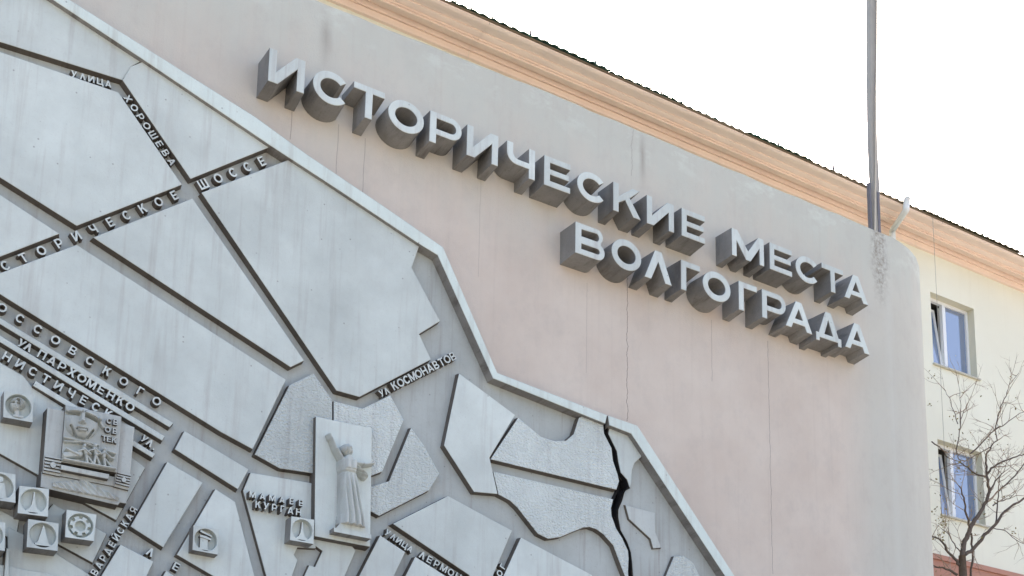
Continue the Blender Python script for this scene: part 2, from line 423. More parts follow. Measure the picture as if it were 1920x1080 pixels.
    if ch == 'Х':
        return [([(0, 0), (1.3 * s, 0), (w / 2, .34), (w - 1.3 * s, 0), (w, 0), (w / 2 + .7 * s, .5), (w, 1), (w - 1.3 * s, 1), (w / 2, .66), (1.3 * s, 1), (0, 1), (w / 2 - .7 * s, .5)], [])]
    if ch == 'У':
        return [([(.12 * w, 0), (.12 * w + 1.25 * s, 0), (w, 1), (w - 1.25 * s, 1), (w * .54, .50), (1.25 * s, 1), (0, 1), (.37 * w, .30)], [])]
    if ch == 'Ц':
        return [([(0, 0), (w - .08, 0), (w - .08, -.2), (w + .1, -.2), (w + .1, s), (w, s), (w, 1), (w - s, 1), (w - s, s), (s, s), (s, 1), (0, 1)], [])]
    if ch == 'П':
        return [([(0, 0), (s, 0), (s, 1 - s), (w - s, 1 - s), (w - s, 0), (w, 0), (w, 1), (0, 1)], [])]
    if ch == 'Н':
        return [([(0, 0), (s, 0), (s, h - s / 2), (w - s, h - s / 2), (w - s, 0), (w, 0), (w, 1), (w - s, 1), (w - s, h + s / 2), (s, h + s / 2), (s, 1), (0, 1)], [])]
    if ch == '.':
        return [([(0, 0), (s, 0), (s, s), (0, s)], [])]
WID = {'И': .86, 'Й': .86, 'С': .86, 'О': .95, 'Т': .78, 'Р': .75, 'Я': .78, 'Ч': .74, 'Е': .68, 'К': .78, 'М': .98, 'А': .86, 'В': .76, 'Л': .82, 'Г': .62, 'Д': .9, 'Ш': 1.05, 'Х': .86, 'У': .82, 'Ц': .82, 'П': .8, 'Н': .8, '.': .2}
GL = {}
def glyph_mesh(ch, w, s, draft, m_face, m_side, bev=0.0):
    """unit letter: height 1, front at z = 1, back at z = 0, sides flaring by `draft` towards the back"""
    key = (ch, round(w, 3), s, draft, m_face.name)
    if key in GL: return GL[key]
    V, Fc, MI = [], [], []
    for outer, holes in glyph(ch, w, s):
        loops = [ccw(outer)] + [list(reversed(ccw(hh))) for hh in holes]
        loops = [[Vector((p[0], p[1])) for p in L] for L in loops]
        start = len(V)
        full = loops
        if bev: loops = [[Vector((p[0], p[1])) for p in offset(L, -bev)] for L in full]
        tess = tessellate_polygon([[Vector((p.x, p.y, 0)) for p in L] for L in loops])
        front = []
        for L in loops:
            idx = []
            for p in L: idx.append(len(V)); V.append((p.x, p.y, 1.0)); front.append(idx[-1])
        for t in tess:
            a, b, c = [V[front[i]] for i in t]
            ar = (b[0] - a[0]) * (c[1] - a[1]) - (c[0] - a[0]) * (b[1] - a[1])
            tri = tuple(front[i] for i in (t if ar > 0 else reversed(t)))
            Fc.append(tri); MI.append(0)
        k = start
        for L in full:
            O = offset(L, draft); n = len(L); b0 = len(V)
            if bev:
                for p in L: V.append((p.x, p.y, 1.0 - bev * 1.2))
                for i in range(n):
                    j = (i + 1) % n
                    Fc.append((k + i, b0 + i, b0 + j, k + j)); MI.append(0)
                m0 = b0; b0 = len(V)
            else: m0 = k
            for p in O: V.append((p.x, p.y, 0.0))
            for i in range(n):
                j = (i + 1) % n
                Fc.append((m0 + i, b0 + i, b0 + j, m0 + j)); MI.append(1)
            k += n
    me = bpy.data.meshes.new('letter_' + str(len(GL)))
    me.from_pydata(V, [], Fc); me.update()
    me.materials.append(m_face); me.materials.append(m_side)
    for p, i in zip(me.polygons, MI): p.material_index = i
    GL[key] = me
    return me
def put_letter(me, origin, angle, height, depth, parent, wscale=1.0, name='letter'):
    """origin: lower left of the letter on its BACK plane; angle: turn in the wall's plane, counter-clockwise"""
    o = bpy.data.objects.new(name, me)
    x = Vector((math.cos(angle), 0, math.sin(angle))); y = Vector((-math.sin(angle), 0, math.cos(angle))); z = Vector((0, -1, 0))
    m = Matrix.Identity(4)
    for i in range(3):
        m[i][0] = x[i] * height * wscale; m[i][1] = y[i] * height; m[i][2] = z[i] * depth; m[i][3] = origin[i]
    COL.objects.link(o); o.parent = parent
    o.matrix_parent_inverse = Matrix.Translation(parent.location).inverted()
    o.matrix_basis = m
    return o

DEEP = 0.36
FACE_Y = WALL_Y - DEEP
LINE1 = [('И', 502.2, 153, 569.7, 176), ('С', 587.4, 149.4, 655.4, 187), ('Т', 664.4, 157.8, 722, 180), ('О', 728.9, 200.6, 795.6, 225.6), ('Р', 805, 262, 865.7, 245),
         ('И', 874.7, 289.4, 933.3, 310.4), ('Ч', 951.4, 258.3, 1002.8, 339), ('Е', 1020.4, 342.8, 1069.4, 361.8), ('С', 1082.5, 336, 1137.8, 366.7), ('К', 1150.3, 391.5, 1202, 410.3),
         ('И', 1213.5, 412, 1264.4, 429.7), ('Е', 1278.3, 435.3, 1321.8, 449), ('М', 1373.7, 474, 1433.9, 497.2), ('Е', 1443.7, 500, 1485.4, 513.3), ('С', 1492.2, 488.9, 1537.6, 518.5),
         ('Т', 1541.3, 493.5, 1581.5, 509.3), ('А', 1583.9, 553.7, 1628.3, 570.4)]
LINE2 = [('В', 1078.9, 470.8, 1134.2, 475), ('О', 1147, 463.9, 1202.6, 483.3), ('Л', 1209.2, 514.6, 1259.9, 532.6), ('Г', 1276.9, 539.2, 1312, 498.2), ('О', 1317.5, 519.7, 1369.6, 539.2),
         ('Г', 1386.3, 577.8, 1419.6, 542), ('Р', 1429.6, 591.7, 1473.4, 573), ('А', 1473.7, 610.7, 1523.3, 625.6), ('Д', 1530.7, 629.3, 1578.1, 644.8), ('А', 1585.6, 646.3, 1631.5, 663.3)]
def big_line(line, base_z, H, name, label):
    x0 = at(line[0][1], line[0][2], FACE_Y).x
    T = thing(name, (x0, WALL_Y, base_z), label, 'sign')
    rnd = random.Random(len(line))
    for ch, xa, ya, xb, yb in line:
        A = at(xa, ya, FACE_Y).x; B = at(xb, yb, FACE_Y).x
        w = (B - A) / H
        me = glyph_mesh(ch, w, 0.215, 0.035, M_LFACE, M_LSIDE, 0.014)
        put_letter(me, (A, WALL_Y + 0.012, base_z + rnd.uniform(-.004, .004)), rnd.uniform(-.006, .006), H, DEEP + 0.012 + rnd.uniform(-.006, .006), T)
Z1 = EYE + 0.7630 * FACE_Y; Z2 = EYE + 0.6970 * FACE_Y
big_line(LINE1, Z1, 0.437, 'raised_lettering', 'upper line of deep grey block letters reading ИСТОРИЧЕСКИЕ МЕСТА on pink wall')
big_line(LINE2, Z2, 0.455, 'raised_lettering', 'lower line of deep grey block letters reading ВОЛГОГРАДА on pink wall')

# ------------------------------------------------------------------ the relief map
MAP = thing('relief_map', (6, FLOOR_Y, 3.0), 'huge pale grey concrete relief map of city streets with angular raised border', 'relief map')

def slab(name, px, front, back_y, m_face, m_side, parent, draft=0.012, bevel=0.006, pts=None):
    """a piece with the front outline seen at pixels px, standing `front` metres proud of the groove floor"""
    Y = FLOOR_Y - front
    P = [at(x, y, Y) for x, y in px] if pts is None else pts
    P = ccw([(p.x, p.z) for p in P])
    rnd = random.Random(int(abs(P[0][0] * 1000)) + len(P))
    L = [Vector(p) for p in P]
    n = len(L)
    a = offset(L, -bevel); b = L; c = offset(L, draft)
    V = [(p.x, Y, p.y) for p in a] + [(p.x, Y + bevel * .8, p.y) for p in b] + [(p.x, back_y, p.y) for p in c]
    F_ = [tuple(range(n))]; MI = [0]
    for i in range(n):
        j = (i + 1) % n
        F_.append((i, n + i, n + j, j)); MI.append(0)
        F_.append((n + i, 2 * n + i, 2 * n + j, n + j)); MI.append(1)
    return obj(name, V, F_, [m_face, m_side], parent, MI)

RL = [(1132, 800), (1133, 813), (1146.7, 840), (1149.6, 863.7), (1158.5, 890), (1161, 902), (1157, 918.5), (1150, 933), (1146, 952.6), (1147, 967), (1155.6, 991), (1167, 1009), (1177.8, 1032.6), (1179, 1047), (1177.8, 1071), (1180, 1100), (1184, 1140)]
RR = [(1142, 798.5), (1141, 813), (1157, 846), (1160, 866.7), (1164.4, 886), (1176, 899), (1180.7, 915.5), (1173, 919), (1170, 923), (1166, 938), (1158.5, 955.6), (1158.5, 970), (1163, 994), (1174.8, 1015), (1182, 1035.6), (1184.5, 1056), (1186, 1080), (1189, 1110), (1193, 1140)]
INNER = [(-260, -239), (101, 0), (267, 110), (507.5, 272.5), (630, 352.5), (785, 456), (821, 478), (925, 709), (1135, 794)]
OUTER = [(1138.6, 778.5), (932.5, 699), (831, 463.5), (710, 380), (575, 289), (480, 220), (130, -1), (-240, -244)]

# back plate: the groove floor, split by the river
bp_r = dense([at(x, y, FLOOR_Y) for x, y in RL], 9)
def floor_plate():
    o = [at(x, y, FLOOR_Y) for x, y in OUTER]
    river = [at(x - 1, y, FLOOR_Y) for x, y in RL]
    left = [at(1138.6, 778.5, FLOOR_Y)] + river + [at(1130, 1400, FLOOR_Y), at(-700, 1400, FLOOR_Y)] + [at(-700, -500, FLOOR_Y)] + list(reversed(o[1:]))
    P = left
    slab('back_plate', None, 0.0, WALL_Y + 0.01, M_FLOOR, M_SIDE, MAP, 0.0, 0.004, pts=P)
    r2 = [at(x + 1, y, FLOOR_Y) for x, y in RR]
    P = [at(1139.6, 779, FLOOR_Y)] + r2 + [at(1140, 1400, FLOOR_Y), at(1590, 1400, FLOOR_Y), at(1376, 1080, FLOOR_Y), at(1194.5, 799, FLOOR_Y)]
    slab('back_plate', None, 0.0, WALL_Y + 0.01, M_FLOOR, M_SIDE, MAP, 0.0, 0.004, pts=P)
    # dark lining of the river between the two plates: left cheek, bed, right cheek
    def resample(L, n):
        D = [0]
        for p, q_ in zip(L, L[1:]): D.append(D[-1] + math.hypot(q_[0] - p[0], q_[1] - p[1]))
        out = []
        for k in range(n):
            t = D[-1] * k / (n - 1); i = max(j for j in range(len(D) - 1) if D[j] <= t + 1e-9)
            u = (t - D[i]) / (D[i + 1] - D[i]); out.append((L[i][0] + (L[i + 1][0] - L[i][0]) * u, L[i][1] + (L[i + 1][1] - L[i][1]) * u))
        return out
    N = 60; A = resample([(1138.5, 779)] + RL, N); B = resample([(1139.8, 779)] + RR, N)
    V, F_ = [], []
    Yf, Yb = FLOOR_Y - .075, WALL_Y - 0.03
    for (xa, ya), (xb, yb) in zip(A, B):
        a, b = at(xa, ya, FLOOR_Y - .085), at(xb, yb, FLOOR_Y - .07)
        a.x += .022; b.x -= .022
        if b.x - a.x < .03: c_ = (a.x + b.x) / 2; a.x, b.x = c_ - .015, c_ + .015
        V += [(a.x, Yf, a.z), (a.x - .015, Yb, a.z), (b.x + .015, Yb, b.z), (b.x, Yf, b.z)]
    for i in range(N - 1):
        for k in range(3): F_.append((i * 4 + k, i * 4 + k + 1, i * 4 + 5 + k, i * 4 + 4 + k))
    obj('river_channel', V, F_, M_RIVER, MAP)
floor_plate()

# border
slab('border_strip', INNER + OUTER, 0.155, FLOOR_Y + 0.02, M_FRAME, M_LSIDE, MAP, 0.004, 0.008)
slab('border_strip', [(1143, 797), (1184, 813), (1360, 1080), (1560, 1384), (1575, 1386), (1377.8, 1080), (1195.5, 798), (1140.2, 779)], 0.155, FLOOR_Y + 0.02, M_FRAME, M_LSIDE, MAP, 0.004, 0.008)

P_, R_ = M_PANEL, M_ROUGH
PANELS = [
    # outline in the photo, height, material
    ([(-120, 42), (0, 78), (230, 150), (247, 124), (270, 112), (101, -4), (-260, -230)], .085, P_),
    ([(230, 150), (357.5, 335), (507, 275), (512, 268), (275, 111), (267, 116), (245, 125)], .10, P_),
    ([(-120, 57), (0, 97), (222, 173), (341, 346), (144, 423), (0, 332), (-120, 257)], .10, P_),
    ([(-120, 285), (0, 365), (111, 438), (0, 481), (-120, 527)], .10, P_),
    ([(-40, 527), (0, 512), (144, 459), (536, 712), (474, 842), (415, 810), (0, 551)], .10, P_),
    ([(175, 445), (361, 372), (570, 676), (545, 688)], .10, P_),
    ([(378, 361), (540, 300), (545, 294), (790, 455), (785, 464), (772, 502), (825, 602), (786, 626), (808, 674), (674, 744), (631, 732)], .10, P_),
    ([(543, 722), (588, 700), (623, 750), (623, 889), (585, 887), (525, 878), (478, 852)], .085, R_),
    ([(626, 752), (680, 766), (732, 741), (757, 787), (717, 884), (690, 894), (626, 880)], .08, R_),
    ([(771, 802), (795, 835), (824, 888), (805, 919), (711, 967), (690, 956), (690, 914), (730, 902)], .085, R_),
    ([(470, 886), (585, 906), (592, 960), (592, 1028), (558, 1026), (551, 1040), (558, 1050), (530, 1130), (513, 1130), (456, 920)], .055, P_),
    ([(590, 1005), (655, 1018), (667, 1032), (625, 1130), (548, 1130), (580, 1060), (591, 1063), (605, 1033), (590, 1022)], .055, P_),
    ([(737, 982), (840, 930), (960, 995), (905, 1125), (880, 1078)], .10, P_),
    ([(713, 1004), (760, 1035), (715, 1130), (648, 1130)], .10, P_),
    ([(779, 1044), (915, 1130), (735, 1130)], .10, P_),
    ([(977, 1008), (1110, 1078), (1125, 1130), (922, 1130)], .10, P_),
    ([(861, 700), (966, 778), (918, 858), (933, 926), (889, 922), (833, 835)], .09, P_),
    ([(972, 783), (992, 800), (1015, 819), (1040, 827), (1062, 826), (1076, 814), (1086, 783), (1100, 778), (1131, 795)] + RL[1:6] + [(1156, 918), (920, 861)], .09, R_),
    ([(925, 884), (1150, 936)] + RL[8:16] + [(1176, 1090), (1162, 1054), (1150, 1022), (1131, 1001), (1118, 992), (1106, 988), (1094, 989), (1081, 994), (1050, 1007), (1028, 1010), (1009, 1001), (984, 969), (970, 951), (956, 938), (935, 927)], .085, R_),
    ([(1143, 800), (1184, 816), (1203, 856), (1190, 868), (1185, 881), (1184, 905), (1181, 914)] + list(reversed(RR[1:6])), .07, P_),
    ([(1173, 947), (1180, 973), (1220, 1010), (1225, 1028), (1240, 1027), (1229, 998), (1228, 962)], .04, M_FLOOR),
    ([(1264, 1043), (1282, 1042), (1300, 1055), (1312, 1080), (1330, 1130), (1228, 1130)], .055, R_),
    # strips between the lettered streets
    ([(-120, 523), (325, 793), (318, 801), (-120, 534)], .085, P_),
    ([(-120, 556), (0, 629), (309, 818), (304, 826), (0, 641), (-120, 568)], .085, P_),
    ([(67, 714), (291, 851), (286, 858), (62, 723)], .10, P_),
    ([(-120, 610), (44, 705), (62, 728), (120, 765), (80, 800), (79, 893), (73, 891), (0, 850), (-120, 784)], .05, P_),
    ([(90, 900), (240, 850), (250, 860), (272, 877), (218, 975), (150, 938)], .05, P_),
    ([(100, 945), (200, 1001), (174, 1055), (110, 1020), (60, 992)], .05, P_),
    ([(14, 987), (60, 1010), (108, 1040), (175, 1082), (195, 1130), (60, 1130), (15, 1080)], .04, P_),
    ([(-80, 1050), (17, 1061), (40, 1067), (90, 1074), (125, 1092), (150, 1130), (-80, 1130)], .075, P_),
    ([(12, 1027), (17, 1030), (16, 1130), (4, 1130)], .12, P_),
    ([(346, 808), (466, 880), (446, 917), (328, 842)], .10, P_),
    ([(314, 866), (380, 905), (306, 1026), (245, 987)], .10, P_),
    ([(404, 917), (441, 941), (490, 1130), (460, 1115), (332, 1040)], .085, P_),
    ([(226, 1021), (288, 1053), (250, 1130), (160, 1130)], .10, P_),
    ([(312, 1070), (400, 1130), (276, 1130)], .10, P_),
    # lower-lying fields seen between the panels near the lower left corner
    ([(-100, 905), (36, 975), (30, 1012), (-100, 965)], .035, P_),
]
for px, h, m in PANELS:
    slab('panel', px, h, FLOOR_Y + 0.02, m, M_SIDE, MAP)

# street names: letters along a line of centres
def word(text, p0, p1, hpx, front=0.085, back=None, s=0.185, wide=1.0):
    hpx *= .92
    Y = FLOOR_Y - front
    A, B = at(*p0, Y), at(*p1, Y)
    d = B - A
    ang = math.atan2(d.z, d.x)
    mid = ((p0[0] + p1[0]) / 2, (p0[1] + p1[1]) / 2)
    mpp = (at(mid[0], mid[1] + 5, Y) - at(mid[0], mid[1] - 5, Y)).length / 10
    H = hpx * mpp
    n = len(text)
    for i, ch in enumerate(text):
        if ch == ' ': continue
        c = A + d * (i / max(1, n - 1))
        w = WID[ch] * wide
        if ch == '.': w = .2
        me = glyph_mesh(ch, w, s, 0.05, M_LFACE, M_SIDE)
        x = Vector((math.cos(ang), 0, math.sin(ang))); y = Vector((-math.sin(ang), 0, math.cos(ang)))
        o = c - x * (w / 2 * H) - y * (0.5 * H)
        put_letter(me, (o.x, FLOOR_Y + 0.006, o.z), ang, H, front + 0.006, MAP)
word('УЛИЦА', (139, 139), (203, 157), 13)
word('ХОРОШЕВА', (240, 185), (322, 303), 14)
word('ИСТОРИЧЕСКОЕ', (-24.5, 512), (327, 366), 18)
word('ШОССЕ', (381, 345), (491, 302), 18)
word('КОССОВСКОГО', (-30, 556), (294, 752), 18)
word('УЛ', (41, 644), (53, 651), 17)
word('ПАРХОМЕНКО', (79, 665), (244, 762), 18)
word('УНИСТИЧЕСК', (-11, 655), (203, 776), 18)
word('УЛ.', (271, 823), (291, 838), 15)
word('УЛ', (716, 737), (725, 733), 13)
word('КОСМОНАВТОВ', (740, 723), (849, 668), 16)
word('МАМАЕВ', (474, 927), (565, 943), 13, front=0.16)
word('КУРГАН', (484, 946), (560, 960), 14, front=0.16)
word('ГВАРДЕЙСКАЯ', (169, 1086), (250, 956), 14)
word('УЛИЦА', (727, 999), (769, 1029), 13)
word('ЛЕРМОНТ', (792, 1041), (872, 1089), 15)
word('ОГ', (937, 1075), (943, 1062), 13)
word('ЛЕН', (282, 1035), (378, 1089), 17)

# ------------------------------------------------------------------ square plaques with round medallions, standing on the map
def plane_frame(px4, Y):
    """origin (lower left), unit x, unit y and size of the quad TL TR BR BL in plane Y"""
    TL, TR, BR, BL = [at(x, y, Y) for x, y in px4]
    return TL, TR, BR, BL
def bil(q, u, v):
    TL, TR, BR, BL = q
    return (BL * (1 - u) + BR * u) * (1 - v) + (TL * (1 - u) + TR * u) * v
def relief(name, q, Y, fn, nu, nv, depth, mat, parent, thr=0.02, u0=0., u1=1., v0=0., v1=1.):
    """a cast relief: height field fn(u, v) over the quad, open where it is flat"""
    H = {}
    for i in range(nu + 1):
        for j in range(nv + 1):
            u = u0 + (u1 - u0) * i / nu; v = v0 + (v1 - v0) * j / nv
            H[i, j] = fn(u, v)
    V, idx, F_ = [], {}, []
    def vid(i, j):
        if (i, j) not in idx:
            u = u0 + (u1 - u0) * i / nu; v = v0 + (v1 - v0) * j / nv
            p = bil(q, u, v); h = H[i, j]
            idx[i, j] = len(V); V.append((p.x, Y + 0.008 - max(0, h) * depth - (0.006 if h > thr else 0), p.z))
        return idx[i, j]
    for i in range(nu):
        for j in range(nv):
            if max(H[i, j], H[i + 1, j], H[i, j + 1], H[i + 1, j + 1]) > thr:
                F_.append((vid(i, j), vid(i + 1, j), vid(i + 1, j + 1), vid(i, j + 1)))
    return obj(name, V, F_, mat, parent, smooth=True)
def dome(d, r): # soft bump of radius r
    return math.sqrt(max(0.0, 1 - (d / r) ** 2))
def seg(u, v, a, b):
    ax, ay = a; bx, by = b; dx, dy = bx - ax, by - ay
    t = max(0, min(1, ((u - ax) * dx + (v - ay) * dy) / (dx * dx + dy * dy + 1e-12)))
    return math.hypot(u - ax - dx * t, v - ay - dy * t), t

def poly_prism(mb, q, Y, pts, h, mi=0):
    P = ccw([(bil(q, u, v).x, bil(q, u, v).z) for u, v in pts]); n = len(P)
    V = [(x, Y - h, z) for x, z in P] + [(x, Y + 0.004, z) for x, z in P]
    mb.add(V, [tuple(range(n))], mi); mb.add(V, [(i, n + i, n + (i + 1) % n, (i + 1) % n) for i in range(n)], 1)

def plaque(px4, front, base, kind, label):
    Y = FLOOR_Y - front
    q = plane_frame(px4, Y)
    c = bil(q, .5, 0)
    T = thing('square_plaque', (c.x, FLOOR_Y, c.z), label, 'plaque', 'square plaques on the map')
    # block with a sunk round field
    n = 40; mb = MB(); rad = 0.45; sink = 0.07
    ring_o, ring_i = [], []
    for k in range(n):
        a = 2 * math.pi * k / n; ca, sa = math.cos(a), math.sin(a)
        m = 0.5 / max(abs(ca), abs(sa))
        ring_o.append((.5 + ca * m, .5 + sa * m)); ring_i.append((.5 + ca * rad, .5 + sa * rad))
    def P(u, v, y): p = bil(q, u, v); return (p.x, y, p.z)
    V = [P(u, v, Y) for u, v in ring_o] + [P(u, v, Y) for u, v in ring_i] + [P(u, v, Y + .006) for u, v in [(.5 + (u - .5) * .975, .5 + (v - .5) * .975) for u, v in ring_i]] + [P(u, v, Y + sink) for u, v in [(.5 + (u - .5) * .95, .5 + (v - .5) * .95) for u, v in ring_i]]
    F_ = []; 
    for k in range(n):
        j = (k + 1) % n
        F_ += [(k, j, n + j, n + k), (n + k, n + j, 2 * n + j, 2 * n + k), (2 * n + k, 2 * n + j, 3 * n + j, 3 * n + k)]
    F_.append(tuple(range(3 * n, 4 * n)))
    mb.add(V, F_)
    V = []
    yb = FLOOR_Y - base + 0.004
    cs = [(0, 0), (1, 0), (1, 1), (0, 1)]
    V = [P(u, v, Y) for u, v in cs] + [P(u, v, yb) for u, v in [(.5 + (u - .5) * 1.02, .5 + (v - .5) * 1.02) for u, v in cs]]
    mb.add(V, [(i, 4 + i, 4 + (i + 1) % 4, (i + 1) % 4) for i in range(4)] + [(4, 5, 6, 7)], 1)
    mb.build('block', [M_PANEL, M_LSIDE], T)
    Yd = Y + sink
    e = MB()
    if kind == 'tower':
        poly_prism(e, q, Yd, [(.29, .15), (.76, .15), (.76, .20), (.66, .24), (.585, .40), (.555, .62), (.54, .86), (.50, .86), (.485, .62), (.455, .40), (.38, .24), (.29, .20)], .050)
        poly_prism(e, q, Yd, [(.26, .10), (.79, .10), (.79, .152), (.26, .152)], .066)
    elif kind == 'obelisk':
        poly_prism(e, q, Yd, [(.30, .20), (.74, .20), (.70, .27), (.56, .80), (.52, .90), (.49, .80), (.36, .27)], .050)
        poly_prism(e, q, Yd, [(.26, .13), (.78, .13), (.78, .202), (.26, .202)], .066)
    elif kind == 'statue':
        poly_prism(e, q, Yd, [(.38, .12), (.74, .12), (.70, .22), (.66, .62), (.62, .66), (.46, .66), (.42, .60)], .050)
        poly_prism(e, q, Yd, arc(.53, .76, .085, .10, 0, 360, 14)[:-1], .060)
        poly_prism(e, q, Yd, [(.30, .08), (.80, .08), (.80, .125), (.30, .125)], .066)
    elif kind == 'gear':
        R1, R2 = .36, .26; pts = []
        for k in range(7):
            a0 = 2 * math.pi * k / 7 + .25
            for da, r in ((-.27, R2), (-.23, R1), (.23, R1), (.27, R2)): pts.append((.5 + r * math.cos(a0 + da), .5 + r * math.sin(a0 + da)))
        inner = arc(.5, .5, .19, .19, 0, 360, 28)[:-1]
        outer = ccw([(bil(q, u, v).x, bil(q, u, v).z) for u, v in pts]); hole = list(reversed(ccw([(bil(q, u, v).x, bil(q, u, v).z) for u, v in inner])))
        flat = outer + hole; h = .060
        tess = tessellate_polygon([[Vector((x, z, 0)) for x, z in outer], [Vector((x, z, 0)) for x, z in hole]])
        N = len(flat)
        V = [(x, Yd - h, z) for x, z in flat] + [(x, Yd + .004, z) for x, z in flat]
        F_ = [tuple(t) for t in tess]
        for st, ln in ((0, len(outer)), (len(outer), len(hole))):
            for i in range(ln):
                j = (i + 1) % ln; F_.append((st + i, N + st + i, N + st + j, st + j))
        e.add(V, F_)
    elif kind == 'flame':
        for pts, h in (([(.26, .13), (.62, .13), (.60, .20), (.60, .58), (.30, .58), (.30, .20)], .05), ([(.27, .60), (.70, .52), (.72, .58), (.50, .66), (.27, .67)], .062), ([(.27, .80), (.52, .72), (.72, .66), (.74, .71), (.48, .80), (.30, .88)], .062), ([(.28, .09), (.68, .09), (.68, .13), (.28, .13)], .066)):
            poly_prism(e, q, Yd, pts, h)
    elif kind == 'portrait':
        def hd(d, r): return max(0.0, 1 - (d / r) ** 6) ** .5 if d < r else 0
        def fn(u, v):
            h = 0
            d = math.hypot((u - .40) / .19, (v - .56) / .25)
            if d < 1: h = .55 * (1 - d ** 8) + .2 * math.sqrt(1 - d * d)                     # face
            d = math.hypot((u - .50) / .27, (v - .66) / .23)
            if d < 1 and (u > .56 or v > .70 + .10 * math.sin(u * 16)): h = max(h, .80 * (1 - d ** 6) + .14 * math.sin(u * 70 + v * 45))  # hair
            d, _ = seg(u, v, (.46, .36), (.48, .20)); h = max(h, .5 * hd(d, .095))           # neck
            d, _ = seg(u, v, (.36, .145), (.66, .145)); h = max(h, .62 * hd(d, .055))        # collar
            for a, b, r, k in (((.27, .615), (.36, .62), .020, .45), ((.44, .62), (.53, .61), .020, .45), ((.35, .415), (.46, .415), .016, .4), ((.32, .47), (.34, .50), .01, .2)):
                d, _ = seg(u, v, a, b); h -= k * hd(d, r)
            for a, b, r, k in (((.27, .66), (.37, .665), .014, .2), ((.44, .665), (.54, .66), .014, .2), ((.405, .62), (.395, .50), .020, .3), ((.36, .385), (.45, .385), .014, .15)):
                d, _ = seg(u, v, a, b); h += k * hd(d, r)
            if math.hypot(u - .5, v - .5) > .42: h = 0
            return h
        relief('head', q, Yd, fn, 80, 80, .10, M_RELIEF, T, 0.03)
        return T
    if e.v: e.build('emblem', [M_PANEL, M_LSIDE], T)
    return T
plaque([(36.7, 911), (92, 916.7), (90, 969), (33, 961.8)], .26, .0, 'tower', 'square plaque with a slender tower in its roundel, above the obelisk plaque')
plaque([(53, 973), (110, 981.5), (108, 1033), (50, 1025.5)], .26, .0, 'obelisk', 'square plaque with a straight obelisk in its roundel, left of the gear plaque')
plaque([(125, 955.5), (181, 965), (176, 1014.5), (122, 1007)], .26, .0, 'gear', 'square plaque with a toothed gear in its roundel')
plaque([(-28, 880), (29, 889.5), (29, 942.7), (-30, 934)], .26, .0, 'statue', 'square plaque with a small statue, cut by the left edge, upper one')
plaque([(-48, 972), (10, 980), (9, 1033), (-50, 1024)], .26, .0, 'tower', 'square plaque cut by the left edge of the photo, lower one')
plaque([(7.5, 733), (63, 740), (61, 792), (6, 782)], .22, .045, 'portrait', 'square plaque with a youthful head in its roundel, left of the stern-face relief')
plaque([(363, 985), (411, 992.5), (409, 1040), (361, 1031)], .23, .08, 'flame', 'lone square plaque with a torch bowl in its roundel, on a bare panel')
plaque([(546.5, 968), (589, 974.5), (588, 1020), (543.7, 1012.4)], .23, .05, 'tower', 'small square plaque under the words МАМАЕВ КУРГАН, beside the robed figure')

